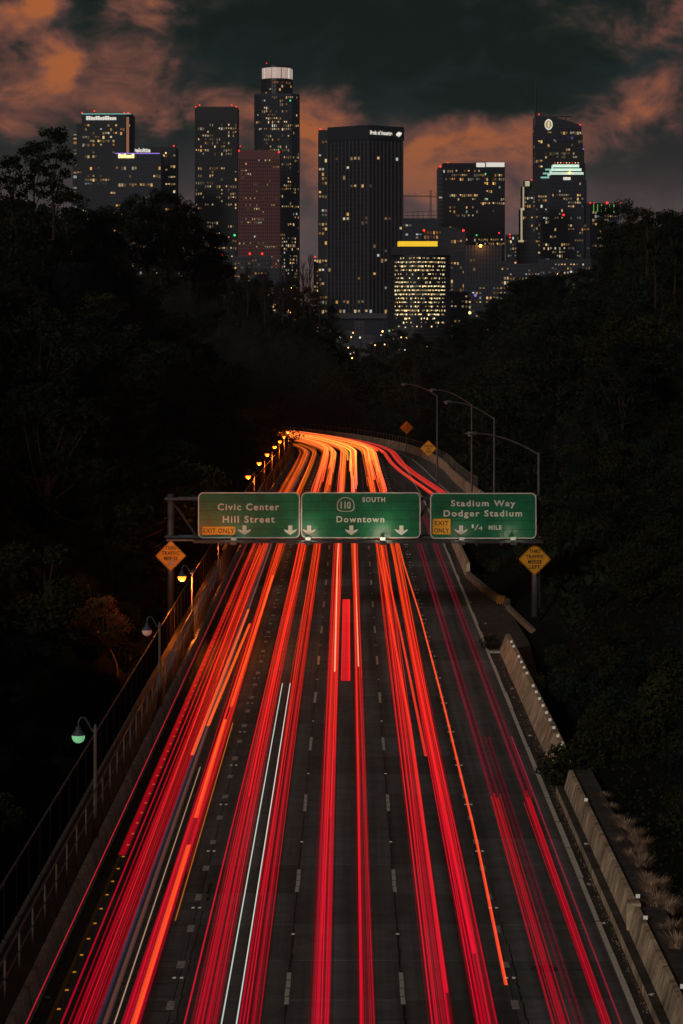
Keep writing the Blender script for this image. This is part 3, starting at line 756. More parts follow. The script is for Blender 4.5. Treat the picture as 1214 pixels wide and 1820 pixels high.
# ------------------------------------------------------------------ cobra-head street lights on the right
def cobra(px_, py_, hx, hy, Y, zb, lens, label):
    K_ = Y / F; X = (px_ - VX) * K_; Zt = CAMH + (VY - py_) * K_; HX = (hx - VX) * K_; HZ = CAMH + (VY - hy) * K_
    r = thing('street_light', (X, Y, zb), label, 'street light', 'tall street lights beside the freeway')
    m_ = MB(); m_.bar((X, Y, zb), (X, Y, Zt), .13, 8, .09); m_.build('pole', 'galv', r)
    m_ = MB(); n = 8; pts = []
    for i in range(n + 1):
        t = i / n; pts.append((X + (HX + .9 * (1 if X > HX else -1) - X) * t, Y, Zt - .15 + (HZ - Zt + .15) * (1 - (1 - t) ** 1.8)))
    m_.path(pts, [.07 - .03 * i / n for i in range(n + 1)], 6); m_.build('arm', 'galv', r)
    sgn = 1 if X > HX else -1
    m_ = MB(); m_.path([(HX + sgn * 1.0, Y, HZ), (HX + sgn * .75, Y, HZ + .02), (HX + sgn * .3, Y, HZ + .02), (HX, Y, HZ - .02)], [.05, .13, .16, .04], 8); m_.build('lamp_head', 'galv', r, True)
    m_ = MB(); m_.lathe([(.15, HZ - .1), (.12, HZ - .17), (0, HZ - .19)], HX + sgn * .35, Y, 8); m_.build('lamp_lens', lens, r, True)
    return X, Y, Zt
cobra(957.5, 804, 826, 770.5, 168, 1.0, 'lens_off', 'tall unlit street light just above the right overhead sign')
cobra(878.5, 742, 787, 714.5, 232, .5, 'lens_off', 'unlit street light second from the right beside the ramp')
cobra(838.5, 718, 762, 693, 286, -.5, 'lens_off', 'unlit street light whose pole shows between two others')
cobra(777, 702, 712, 683, 330, -1.7, 'lens_off', 'street light with a pale pole directly behind the diamond sign')
cobra(678.5, 640, 652, 629, 640, 2.0, 'lens_off', 'distant street light in the dark gap below the city')
X, Y, Zt = cobra(563, 694, 526, 684.5, 560, -3.5, 'lens_warm', 'distant street light with a faint warm lamp above the bend')

# ------------------------------------------------------------------ light trails
def colour(Y, hot):
    stops = [(60, (.52, .0, .020)), (95, (.66, .0, .018)), (130, (.85, .003, .012)), (175, (.95, .010, .010)), (260, (1.0, .032, .010)), (340, (1.0, .09, .014)), (400, (1.0, .085, .012)), (460, (1.0, .11, .016)), (560, (1.0, .06, .015))]
    for i in range(len(stops) - 1):
        if Y <= stops[i + 1][0]:
            t = max(0, (Y - stops[i][0]) / (stops[i + 1][0] - stops[i][0])); c = [a + (b - a) * t for a, b in zip(stops[i][1], stops[i + 1][1])]; break
    else: c = list(stops[-1][1])
    if hot:
        h = hot * (0.04 + .96 * min(1, max(0, (Y - 70) / 230))); c[1] = c[1] + .075 * h
    return c
def wander(seed, amp, L):
    r = random.Random(seed); ph = [r.uniform(0, 6.3) for _ in range(3)]
    return lambda s: amp * (math.sin(s / L + ph[0]) * .72 + math.sin(s / L * 1.9 + ph[1]) * .25 + math.sin(s / L * 3.7 + ph[2]) * .03)
TR_N = 0
def trail(label, offf, width, s0, s1, hgt=.78, amp=1.0, hot=0.0, cols=None, cross=10, soft=True, col=None, far_gain=1.0, seed=0, edge=.35, group='red light trails over the lanes'):
    """a band of tail-light streaks: cross-wise grid whose columns each carry their own brightness"""
    global TR_N
    TR_N += 1; r = random.Random(seed * 77 + TR_N)
    if cols is None:
        cols = []
        for j in range(cross + 1):
            u = j / cross; e = min(1, min(u, 1 - u) / edge) if edge > 0 else 1
            cols.append((.18 + .9 * r.random() ** 1.6) * (.12 if cross > 20 and r.random() < .34 else 1.0) * (e ** 1.2) if 0 < j < cross or edge == 0 else 0.0)
    k = len(cols); vs = []; cs = []; ss = [s0]
    while ss[-1] < s1 - 1e-6: ss.append(min(s1, ss[-1] + (6 if ss[-1] < 230 else 3)))
    fl = [wander(TR_N * 31 + j, .35, 25 + 10 * (j % 3)) for j in range(k)]
    wd = wander(TR_N * 17, .5, 30)
    for s in ss:
        o = offf(s); wv = width(s) if callable(width) else width
        for j in range(k):
            vs.append(P(s, o + (j / (k - 1) - .5) * wv, hgt))
            c = col(s) if col else colour(s, hot * (1 + wd(s)))
            g_ = amp * cols[j] * (1 + fl[j](s)) * (1 + (far_gain - 1) * min(1, max(0, (s - 120) / 250)))
            cs += [c[0] * g_, c[1] * g_, c[2] * g_, 1.0]
    fs = []
    for i in range(len(ss) - 1):
        for j in range(k - 1):
            a = i * k + j; fs.append((a, a + 1, a + k + 1, a + k))
    me = bpy.data.meshes.new('light_trail'); me.from_pydata(vs, [], fs); me.materials.append(MT['trail_soft'])
    ca = me.color_attributes.new('glow', 'FLOAT_COLOR', 'POINT'); ca.data.foreach_set('color', cs); me.update()
    o = link('light_trail', me); tag(o, label, 'light trail', group); return o
def W(base, amp=.0, L=60, seed=1, bend=None):
    f = wander(seed, amp, L)
    def g_(s):
        b = base + f(s)
        if bend: b += float(np.interp(s, [p[0] for p in bend], [p[1] for p in bend]))
        return b
    return g_
E = SEND - 10
BIG = [
 # label, base offset, width, s0, s1, amp, hot
 ('left band of red trails in the second lane', -4.22, .92, 60, E, .95, .3, [(70, 0), (250, -.05)]),
 ('right band of red trails in the second lane', -2.92, .78, 60, E, .95, .4, [(70, 0), (200, 0)]),
 ('left band of red trails in the middle lane', -.85, .72, 60, E, .95, .5, [(70, 0), (160, -.2), (220, -.25)]),
 ('right band of red trails in the middle lane', .50, .58, 60, E, .95, .6, [(70, 0), (160, -.15), (220, -.2)]),
 ('left band of red trails in the fourth lane', 2.55, .85, 60, E, .8, .6, [(70, 0), (160, .05)]),
 ('right band of red trails in the fourth lane', 3.85, .75, 60, E, .95, .8, [(70, 0), (160, .0)]),
 ('left band of red trails in the leftmost lane', -7.55, .85, 60, 452, .60, .4, [(70, 0), (200, 0)]),
 ('right band of red trails in the leftmost lane', -6.2, .60, 60, 452, .8, .9, [(70, 0), (200, .05)]),
 ('left faint band of trails in the right-hand lane', 6.0, .42, 60, 103, .85, .2, [(70, 0), (110, .1)]),
 ('right faint band of trails in the right-hand lane', 7.25, .40, 60, 103, .85, .2, [(70, 0), (110, .15)]),
]
for i, (lab, b, wd_, s0, s1, am, hot, bend) in enumerate(BIG):
    trail(lab, W(b, .05, 45, i * 3 + 1, bend), (lambda q_: lambda s: q_ * (1 + .75 * min(1, max(0, (s - 240) / 150))))(wd_), s0, s1, amp=am * .98, hot=hot, seed=i, cross=26, edge=.3, far_gain=1.25)
    # single brighter strands inside each band
    nst = 10 if i < 8 else 4
    rr = random.Random(i * 5 + 3)
    for q in range(nst):
        off = b + rr.uniform(-.42, .42) * wd_
        a0 = rr.choice((60, 60, 60, rr.uniform(80, 200))); a1 = rr.choice((s1, s1, rr.uniform(200, s1))) if s1 > 200 else s1
        trail(('hair-thin bright strand', 'slim glowing strand', 'fine orange-tinged strand', 'narrow vivid strand', 'threadlike strand', 'wiry red strand', 'thin hot strand', 'delicate crimson strand', 'thin burning strand', 'needle-thin strand')[q] + ' within the ' + lab.replace(' of red trails', '').replace(' of trails', ''), W(off, .13, 38, i * 11 + q, bend), rr.choice((.035, .05, .06, .09)), a0, a1, hgt=rr.uniform(.55, 1.3),
              amp=rr.uniform(.5, 1.15) * (.8 if i < 8 else .5), hot=rr.uniform(.2, 1.4) if i < 8 else .4, cols=[.25, 1, 1, .25], far_gain=1.2)
for b, s0, s1, w_, am, lab in ((6.0, 103, 250, .45, .13, 'left dim crimson ghost trail in the right-hand lane'), (7.4, 103, 250, .42, .13, 'right dim crimson ghost trail in the right-hand lane'), (7.65, 60, 118, .06, .35, 'hair-thin crimson trail nearest the right edge line'), (6.5, 60, 118, .3, .08, 'barely visible crimson haze trail in the right-hand lane')):
    trail(lab, W(b, .03, 60, int(b * 9)), w_, s0, s1, amp=am, cols=[.3, 1, .3, .1, .9, .3] if w_ > .2 else [.4, 1, .4], col=lambda s: (.9, .02, .09))
# special streaks
trail('broad red brake-light block in the middle lane', lambda s: -.30 + (s - 140) * -.001, .50, 133.5, 172, hgt=1.15, amp=.95, cols=[1, .8, 1, .75, 1, .9, 1], hot=.1, edge=0)
for o_, s0, s1, lb in ((-8.22, 60, 420, 'outermost'), (-8.0, 60, 330, 'second'), (-7.85, 60, 300, 'third')):
    trail(lb + ' thin red line in the leftmost lane', W(o_, .02, 50, int(o_ * 7)), .07, s0, s1, amp=.8, cols=[.3, 1, .3])
trail('broad dull red trail beside the amber reflectors', W(-8.52, .02, 50, 5), .3, 92, 430, amp=.42, cols=[.4, 1, .9, 1, .4])
trail('pale salmon ghost streak in the leftmost lane', W(-7.0, .03, 50, 55),   .18, 60, 430, amp=.12, cols=[.2, 1, .8, .2], col=lambda s: (1, .38, .30))
trail('blue-grey ghost streak in the leftmost lane', W(-7.2, .03, 50, 56), .14, 60, 430, amp=.09, cols=[.2, 1, .8, .2], col=lambda s: (.42, .52, 1))
trail('thin pale yellow streak in the leftmost lane', W(-6.72, .02, 50, 57), .05, 66, 110, amp=.5, cols=[.3, 1, .3], col=lambda s: (1, .6, .35))
for (o0, o1, s0, s1, lb) in ((-6.12, -6.1, 68, 93, 'nearest orange brake streak in the leftmost lane'), (-6.15, -6.2, 98, 122, 'second orange brake streak in the leftmost lane'), (-6.95, -6.55, 120, 160, 'short wide orange streak between the leftmost bands'), (-7.2, -6.95, 112, 168, 'long glowing orange streak drifting right in the leftmost lane'), (-6.1, -6.0, 126, 190, 'long orange streak beside the first lane line')):
    trail(lb, (lambda o0, o1, s0, s1: (lambda s: o0 + (o1 - o0) * (s - s0) / (s1 - s0)))(o0, o1, s0, s1), .17, s0, s1, hgt=.95, amp=1.0, cols=[.7, 1, 1, .7], col=lambda s: (1, .10, .015))
trail('thin orange hairline right of the leftmost lane band', lambda s: -5.83, .05, 82, 122, amp=.7, cols=[.3, 1, .3], col=lambda s: (1, .25, .02))
for o_, lb in ((-3.64, 'left'), (-3.22, 'right')):
    trail(lb + ' thin white headlamp line in the second lane', (lambda o_: lambda s: o_ + (s - 70) * -.0012)(o_), .045, 60, 134, hgt=.95, amp=.75, cols=[.4, 1, .4], col=lambda s: (.85, .95, .85), group='white light trails')
trail('long pale yellow streak left in the middle lane', lambda s: -.92 - .18 * min(1, (s - 140) / 60), .10, 138, 300, hgt=1.0, amp=.9, cols=[.3, 1, 1, .3], col=lambda s: (1, .42, .22))
trail('long pale yellow streak right in the middle lane', lambda s: .42 - .1 * min(1, (s - 140) / 60), .08, 140, 330, hgt=1.0, amp=.9, cols=[.3, 1, 1, .3], col=lambda s: (1, .42, .22))
trail('orange-red streak along the fourth lane line', lambda s: float(np.interp(s, [74, 95, 130, 165, 200, 300], [4.66, 4.82, 4.80, 4.66, 4.3, 3.9])), .11, 74.4, 300, hgt=.7, amp=1.0, cols=[.6, 1, 1, .6], col=lambda s: (1, .055 + .05 * min(1, s / 300), .02))
trail('drifting orange streak in the fourth lane', lambda s: float(np.interp(s, [72, 120, 200, 260], [2.82, 2.9, 2.35, 2.0])), .12, 73, 260, hgt=.85, amp=.95, cols=[.6, 1, 1, .6], hot=.9)
trail('orange streak ending midway in the fourth lane', lambda s: float(np.interp(s, [77, 120, 200, 260], [3.86, 3.7, 3.6, 3.2])), .16, 77.5, 260, hgt=.85, amp=.95, cols=[.6, 1, 1, .6], hot=1.0)
trail('orange streak crossing from the fourth lane to the middle', lambda s: float(np.interp(s, [110, 160, 220, 330], [3.4, 3.1, 2.6, 2.2])), .14, 112, 330, hgt=.9, amp=.8, cols=[.6, 1, 1, .6], hot=1.2)
# far, hot yellow-orange mass at the bend
rr = random.Random(91)
for i in range(70):
    o_ = rr.choice((-4.2, -2.9, -1.0, .4, 2.4, 3.7)) + rr.uniform(-.5, .5); s0 = rr.uniform(240, 400)
    yel = rr.uniform(.12, .62) if -3 < o_ < 2 and i % 2 else rr.uniform(.02, .2)
    trail('orange-yellow strand in the glowing mass at the bend', W(o_, .22, 60, i + 200), rr.choice((.07, .1, .16, .3)), s0, E, hgt=rr.uniform(.6, 1.5), amp=rr.uniform(.8, 1.9), cols=[.5, 1, .7, 1, .5], col=(lambda y_: lambda s: (1, .06 + y_ * min(1, max(0, (s - 290) / 130)), .02 + .08 * y_))(yel), group='orange strands at the bend')
for i in range(20):
    o_ = rr.uniform(-5.2, 5.6); s0 = rr.uniform(385, 440)
    trail('orange-yellow strand in the glowing mass at the bend', W(o_, .3, 40, i + 400), rr.uniform(.5, .9), s0, E, hgt=rr.uniform(.7, 1.2), amp=rr.uniform(.7, 1.2), cols=[0, .7, 1, .8, 0], col=(lambda y_: lambda s: (1, y_, .03))(rr.uniform(.04, .24)), group='orange strands at the bend')
# merge trails from the ramp
for i in range(8):
    d = i * .22 + (0.6 if i > 4 else 0)
    trail(['bright red', 'deep red', 'orange-red', 'thin red', 'soft red', 'wide red', 'outer red', 'innermost red'][i] + ' trail merging from the ramp on the right',
          (lambda d: lambda s: float(np.interp(s, [236, 262, 290, 320, 350, 380, 420, 470, 560], [13.6, 12.2, 10.6, 9.4, 8.3, 7.5, 6.9, 6.6, 6.5])) - d + .6)(d), .16 if i != 5 else .3, 240, E, hgt=.85, amp=rr.uniform(.7, 1.0), cols=[.4, 1, 1, .4],
          col=(lambda g_: lambda s: (1, g_, .03))(rr.choice((.02, .04, .12))), group='red trails merging from the ramp')
# thin glowing strip in place of the trails' reflection on the left barrier
trail('thin red painted reflection running along the left concrete barrier', lambda s: -9.28, .04, 60, 300, hgt=.62, amp=.75, cols=[.4, 1, .4], col=lambda s: (.9, .015, .05))

# ------------------------------------------------------------------ evening haze
HZ = True
if HZ:
    hb = MB(); hb.box(-1500, 1500, -60, 4200, -6, 330)
    hm = bpy.data.materials.new('haze_air'); hm.use_nodes = True; t = hm.node_tree; t.nodes.clear()
    pv = t.nodes.new('ShaderNodeVolumePrincipled'); pv.inputs['Color'].default_value = (.55, .72, 1, 1); pv.inputs['Density'].default_value = .00005; pv.inputs['Anisotropy'].default_value = .2
    oo = t.nodes.new('ShaderNodeOutputMaterial'); t.links.new(pv.outputs[0], oo.inputs['Volume'])
    tag(hb.build('haze', hm), kind='stuff')
# ------------------------------------------------------------------ terrain
SILX = [-250, 0, 60, 125, 150, 200, 240, 330, 350, 366, 420, 500, 545, 600, 612, 640, 690, 700, 730, 760, 830, 880, 905, 960, 1040, 1058, 1068, 1120, 1160, 1214, 1500]
SILY = [290, 300, 290, 325, 378, 375, 350, 352, 395, 450, 492, 505, 520, 565, 610, 645, 640, 612, 600, 588, 562, 522, 497, 490, 474, 440, 395, 368, 388, 384, 380]
def road_dist(X, Y):
    """signed offset from the road centreline (positive = right / outside of the bend) and station"""
    if Y <= YC or X < -RAD * 3: return X, min(Y, YC)
    dx, dy = X + RAD, Y - YC; r = math.hypot(dx, dy); th = math.atan2(dy, dx)
    return r - RAD, YC + RAD * th
def hnoise(x, y):
    return (math.sin(x * .11 + 1.3) * math.cos(y * .07 + .4) + .5 * math.sin(x * .27 + y * .19) + .3 * math.sin(x * .5 - y * .43 + 2))
def terrain(X, Y):
    d, s = road_dist(X, Y); zb = zr(min(s, 500))
    ro = ramp_off(s) + .5 if 236 < s < 620 else 9.5
    if d >= 0:
        e = d - ro - 1.0
        h = zb - .3 if e < -1 else zb - .3 + (e + 1) * .5 if e < 1.5 else zb + .95 + (e - 1.5) * .72
        if Y < 110 and d > 9.6: h = .55 + max(0, d - 10.4) * .45
        elif Y < 235 and e > -.5: h = .2 + max(0, e) * .6
        if 118 < Y < 208: h = min(h, -.3 + max(0, d - 11.9) * 1.2) if d < 14 else h
    else:
        e = -d - 11.5
        h = zb - .5 if e < 0 else zb - .8 + max(0, e - 2.5) * .9
    h += hnoise(X, Y) * min(1.2, max(0, abs(d) - 14) * .1)
    if Y > 150:
        xs = VX + F * X / Y; cap = CAMH + (VY - float(np.interp(xs, SILX, SILY))) * Y / F - 8.5
        cap = max(cap, zb - .5); h = min(h, cap) if abs(d) > 12.5 else min(h, max(zb - .3, h if d < 0 else h))
    h = min(h, zb + 34 + .1 * hnoise(X, Y))
    if Y < 150:
        t = min(1, max(0, (Y - 55) / 95)); t = t * t * (3 - 2 * t); h = min(h, 3.5 + 30 * t)
    if Y > 620: 
        t = min(1, (Y - 620) / 500); t = t * t * (3 - 2 * t); h = h * (1 - t) + 0 * t
        h = max(h, -3)
    if abs(d) < ro + .4 and Y < 700: h = min(h, zb - .35)
    return h
xs = np.unique(np.concatenate([np.arange(-70, 70.1, 1.6), np.arange(-200, -70, 10), np.arange(70, 200, 10), np.array([-8000, -4000, -2000, -1000, -600, -400, -280, 280, 400, 600, 1000, 2000, 4000, 8000.])]))
ys = np.unique(np.concatenate([np.arange(30, 640, 3.0), np.arange(640, 1200, 20.), np.array([-2000, -500, -100, 0, 1400, 1800, 2500, 3500, 6000, 12000, 20000.])]))
tv = []; tf = []
for y in ys:
    for x in xs:
        z = terrain(float(np.clip(x, -170, 170)), float(np.clip(y, 30, 3000)))
        tv.append((float(x), float(y), z))
nx = len(xs)
for j in range(len(ys) - 1):
    for i in range(nx - 1): a = j * nx + i; tf.append((a, a + 1, a + nx + 1, a + nx))
me = bpy.data.meshes.new('ground'); me.from_pydata(tv, [], tf); me.materials.append(MT['soil']); me.polygons.foreach_set('use_smooth', [True] * len(tf)); me.update()
link('ground', me, kind='structure')

# ------------------------------------------------------------------ vegetation prototypes
def leaf_mesh(name, centers, leaf, m, jitter=.6, flat=0.0):
    n = len(centers); C = np.asarray(centers)
    a = rng.normal(size=(n, 3)); a /= np.linalg.norm(a, axis=1)[:, None]
    b = rng.normal(size=(n, 3)); b -= (b * a).sum(1)[:, None] * a; b /= np.linalg.norm(b, axis=1)[:, None]
    sz = leaf * rng.uniform(.55, 1.3, size=(n, 1)); L = a * sz; Wd = b * sz * .42
    v = np.empty((n, 4, 3)); v[:, 0] = C - L; v[:, 1] = C + Wd; v[:, 2] = C + L; v[:, 3] = C - Wd
    me = bpy.data.meshes.new(name); me.vertices.add(4 * n); me.vertices.foreach_set('co', v.ravel())
    me.loops.add(4 * n); me.loops.foreach_set('vertex_index', np.arange(4 * n)); me.polygons.add(n)
    me.polygons.foreach_set('loop_start', np.arange(0, 4 * n, 4)); me.update(calc_edges=True); me.materials.append(MT[m]); return me
def crown_points(n, H, R, zlow, clumps, cr, sparse=False):
    pts = []; cs = []
    for i in range(clumps):
        t = random.random(); z = zlow + (H - zlow) * (t ** .8); rad = R * math.sqrt(max(.05, 1 - ((z - (zlow + H) / 2) / ((H - zlow) / 2 + .3)) ** 2))
        a = random.uniform(0, 2 * math.pi); r = rad * math.sqrt(random.random()) * .95; cs.append((r * math.cos(a), r * math.sin(a), z, cr * random.uniform(.5, 1.3)))
    per = n // clumps
    for (x, y, z, r) in cs:
        q = rng.normal(size=(per, 3)); q /= np.linalg.norm(q, axis=1)[:, None]; rad = r * rng.uniform(.35, 1.0, size=(per, 1)) ** .6
        q = q * rad; q[:, 2] *= .7; pts.append(q + np.array((x, y, z)))
    return np.concatenate(pts), cs
def make_tree(name, label, cat, H, R, zlow, clumps, cr, n, leaf, m, bark='bark', group=None, trunk_r=.22, lean=0.0):
    r = thing(name, (0, 0, -500), label, cat, group); 
    pts, cs = crown_points(n, H, R, zlow, clumps, cr)
    t = MB(); hgt = zlow + (H - zlow) * .45; tp = [(lean * .0, 0, -.8), (lean * .2, .05, hgt * .3), (lean * .6, -.1, hgt * .65), (lean, 0, hgt)]
    t.path(tp, [trunk_r, trunk_r * .8, trunk_r * .6, trunk_r * .35], 7)
    for (x, y, z, rr_) in cs[:min(len(cs), 14)]:
        k_ = random.uniform(.35, 1.0); a = Vector((lean * k_, 0, hgt * k_)); b = Vector((x + lean, y, z)); mid = (a + b) / 2 + Vector((random.uniform(-.3, .3), random.uniform(-.3, .3), -.2))
        t.path([tuple(a), tuple(mid), tuple(b)], [trunk_r * .4, trunk_r * .25, .02], 5)
    pts = pts + np.array((lean, 0, 0))
    o = link('trunk', t.mesh('trunk', bark), r, loc=(0, 0, 0)); c = link('crown', leaf_mesh('crown', pts, leaf, m), r, loc=(0, 0, 0))
    return r
G1 = 'dark trees massed on the two hillsides'
protos = [
 make_tree('broadleaf_tree', 'dense dark broadleaf tree in the mass on the hillside', 'tree', 9, 4.0, .5, 44, 1.2, 5600, .20, 'leaf', group=G1),
 make_tree('broadleaf_tree', 'olive-leaved rounded tree in the mass on the hillside', 'tree', 8, 3.6, .4, 38, 1.15, 5000, .19, 'leaf2', group=G1),
 make_tree('broadleaf_tree', 'tall narrow dark tree in the mass on the hillside', 'tree', 12, 3.4, .8, 50, 1.1, 6000, .20, 'leaf3', group=G1),
 make_tree('broadleaf_tree', 'wide low bushy tree in the mass on the hillside', 'tree', 6.5, 4.0, .6, 34, 1.2, 4200, .20, 'leaf', group=G1),
]
gum = make_tree('eucalyptus_tree', 'slender eucalyptus with see-through crown against the sky', 'tree', 13, 3.0, 2.5, 40, .8, 3200, .22, 'leaf', 'bark', G1, .2)
shr = make_tree('shrub', 'low leafy shrub on the bank', 'shrub', 1.6, 1.2, .15, 16, .5, 1500, .11, 'leaf2', group='shrubs on the banks beside the freeway', trunk_r=.05)
shr2 = make_tree('shrub', 'low leafy shrub on the bank', 'shrub', 1.4, 1.3, .1, 16, .5, 1500, .10, 'leaf3', group='shrubs on the banks beside the freeway', trunk_r=.05)
def grass_mesh(n, H, spread, m):
    v = []; f = []
    for i in range(n):
        a = random.uniform(0, 6.283); r = random.uniform(0, .12); x, y = r * math.cos(a), r * math.sin(a); l = random.uniform(.5, 1) * H; o = spread * random.uniform(.2, 1)
        dx, dy = math.cos(a) * o, math.sin(a) * o; w_ = .008; k = len(v); px_, py_ = -math.sin(a) * w_, math.cos(a) * w_
        v += [(x - px_, y - py_, 0), (x + px_, y + py_, 0), (x + dx * .4 - px_, y + dy * .4 - py_, l * .7), (x + dx * .4 + px_, y + dy * .4 + py_, l * .7), (x + dx, y + dy, l * .95)]
        f += [(k, k + 1, k + 3, k + 2), (k + 2, k + 3, k + 4)]
    me = bpy.data.meshes.new('grass_clump'); me.from_pydata(v, [], f); me.materials.append(MT[m]); me.update(); return me
# fountain grass tufts, right
gm = grass_mesh(420, .95, .62, 'dry')
for i, (x, y) in enumerate(((1085, 1440), (1098, 1462), (1112, 1478), (1100, 1500), (1128, 1500), (1120, 1525), (1140, 1545), (1150, 1570), (1158, 1590), (1175, 1585), (1168, 1615), (1190, 1625), (1196, 1655), (1205, 1690), (1180, 1655), (1142, 1520), (1075, 1420))):
    Y = 19.9 * F / (y - VY); X = (x - VX) * Y / F
    o = link('grass_clump', gm, None, loc=(X, Y, terrain(X, Y) - .02)); o.rotation_euler = (0, 0, i); sc = random.uniform(.7, 1.15); o.scale = (sc, sc, sc)
    tag(o, 'dry tan fountain grass tuft beside the walkway at lower right', 'grass', 'fountain grass tufts at lower right')
tag(link('shoulder_debris', leaf_mesh('shoulder_debris', DEBRIS, .04, 'dry')), 'grit and dry leaf litter along the shoulders', 'debris', kind='stuff')
# individually placed trees -------------------------------------------------
def put(proto, X, Y, H=None, label=None, z=None, squash=1.0):
    base = {0: 9, 1: 8, 2: 12, 3: 6.5}.get(protos.index(proto) if proto in protos else -1, 13 if proto is gum else 1.6)
    sc = (H or base) / base
    return copy_tree(proto, (X, Y, terrain(X, Y) if z is None else z), label, (sc * squash, sc * squash, sc), random.uniform(0, 6.28))
special = [
 (gum, 95, 225, 300, 13, 'thin eucalyptus standing highest at the upper left skyline'),
 (gum, 60, 250, 305, 12, 'sparse eucalyptus at the left skyline, left of the tallest'),
 (gum, 20, 275, 300, 11, 'open-crowned tree at the far left edge of the skyline'),
 (protos[0], 292, 343, 330, 7.5, 'big rounded tree silhouetted in front of the twin lit office blocks'),
 (protos[0], 330, 362, 335, 6, 'round tree at the right end of the big left silhouette'),
 (protos[3], 250, 350, 340, 5.5, 'bushy tree at the left end of the big left silhouette'),
 (protos[0], 1100, 363, 330, 8, 'large rounded tree silhouetted at the right skyline'),
 (protos[1], 1140, 375, 325, 6.5, 'rounded tree just right of the largest on the right skyline'),
 (gum, 1165, 375, 300, 11, 'spiky sparse tree on the right skyline'),
 (gum, 1200, 372, 295, 11, 'sparse tree at the far right edge of the skyline'),
]
for pr, x, yt, Y, H, lab in special:
    X = (x - VX) * Y / F; zt = CAMH + (VY - yt) * Y / F; put(pr, X, Y, H, lab, z=zt - H)
# bare twiggy trees in the middle
def bare_tree(label, x, ytop, ybot, Y, seed):
    random.seed(seed); X = (x - VX) * Y / F; z0 = CAMH + (VY - ybot) * Y / F; z1 = CAMH + (VY - ytop) * Y / F; H = z1 - z0
    r = thing('bare_tree', (X, Y, z0), label, 'tree', 'bare leafless trees in front of the city')
    t = MB(); t.path([(X, Y, z0), (X + .1, Y, z0 + H * .4), (X - .1, Y, z0 + H * .75), (X + .1, Y, z1)], [.16, .11, .07, .03], 6); t.build('trunk', 'bark', r)
    b = MB()
    for i in range(42):
        k_ = random.uniform(.15, .92); a = Vector((X, Y, z0 + H * k_)); an = random.uniform(0, 6.28); L = H * (1 - k_) * .35 + .7
        e = a + Vector((math.cos(an) * L * .45, math.sin(an) * L * .45, L)); b.path([tuple(a), tuple((a + e) / 2 + Vector((random.uniform(-.2, .2), 0, -.15))), tuple(e)], [.05, .035, .015], 4)
        for q in range(4):
            c = a.lerp(e, random.uniform(.3, 1)); e2 = c + Vector((random.uniform(-.5, .5), random.uniform(-.5, .5), random.uniform(.2, .9))); b.bar(tuple(c), tuple(e2), .02, 3, .01)
    b.build('branches', 'bark', r); return r
bare_tree('tall bare tree just left of the ribbed dark tower', 551, 452, 560, 470, 4)
bare_tree('leafless tree second from the ribbed dark tower', 539, 466, 570, 480, 5)
bare_tree('low leafless tree left of the gap in the towers', 520, 480, 580, 500, 6)
bare_tree('small bare tree right of the gap below the ribbed tower', 568, 485, 580, 480, 7)
bare_tree('wispy bare tree over the lit low block at left of centre', 470, 478, 575, 490, 9)
bare_tree('wispy bare tree between the low pale blocks', 440, 470, 560, 480, 10)
bare_tree('bare upright twigs beside the foot of the tallest tower', 502, 474, 575, 470, 11)
bare_tree('tall pale bare tree standing above the road bend', 738, 640, 770, 470, 8)
random.seed(12)
# the lit tree on the left bank
lt = make_tree('leaning_tree', 'small leaning tree lit orange by the path lamp on the left', 'tree', 4.6, 1.7, 1.9, 30, .6, 4200, .12, 'leaf_lamp_glow', 'pale_bark2', None, .2, -1.1)
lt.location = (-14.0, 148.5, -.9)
# palm
def palm(x, y, Y, label, R=1.6, H=7):
    X, _, Z = px(x, y, Y); r = thing('palm_tree', (X, Y, Z - H), label, 'palm tree')
    t = MB(); t.path([(X, Y, Z - H), (X + .1, Y, Z - H / 2), (X, Y, Z)], [.25, .2, .2], 8); t.build('trunk', 'bark', r)
    c = MB()
    for i in range(70):
        an = random.uniform(0, 6.28); el = random.uniform(-1.3, 1.1); d = Vector((math.cos(an) * math.cos(el), math.sin(an) * math.cos(el), math.sin(el)))
        tip = Vector((X, Y, Z)) + d * R; mid = Vector((X, Y, Z)) + d * R * .55
        for q in range(9):
            fa = (q - 4) * .22; s_ = Vector((-math.sin(an), math.cos(an), 0)); e = mid + (d * math.cos(fa) + s_ * math.sin(fa)) * R * .5 + Vector((0, 0, -.12 * R * abs(fa)))
            n_ = s_ * .03; c.quad(tuple(mid - n_), tuple(mid + n_), tuple(e + n_ * .2), tuple(e - n_ * .2))
        c.bar((X, Y, Z), tuple(mid), .025, 3)
    c.build('crown', 'leaf2', r)
palm(140, 735, 235, 'fan palm in the dark slope at left, above the orange tree', 2.1, 6)
palm(1150, 385, 300, 'fan palm poking up on the right skyline', 1.4, 8)
for i, (x_, yt_, Y_, H_) in enumerate([(432, 488, 560, 11), (455, 496, 600, 12), (478, 500, 560, 12), (500, 503, 620, 13), (523, 498, 560, 13), (590, 545, 640, 12), (560, 520, 600, 13), (405, 470, 520, 10), (385, 455, 480, 9), (545, 512, 640, 13)]):
    X = (x_ - VX) * Y_ / F; zt = CAMH + (VY - yt_) * Y_ / F; put(protos[2], X, Y_, H_, 'narrow pointed tree, number %s along the treeline under the tall towers' % ['one', 'two', 'three', 'four', 'five', 'six', 'seven', 'eight', 'nine', 'ten'][i], z=zt - H_, squash=.62)
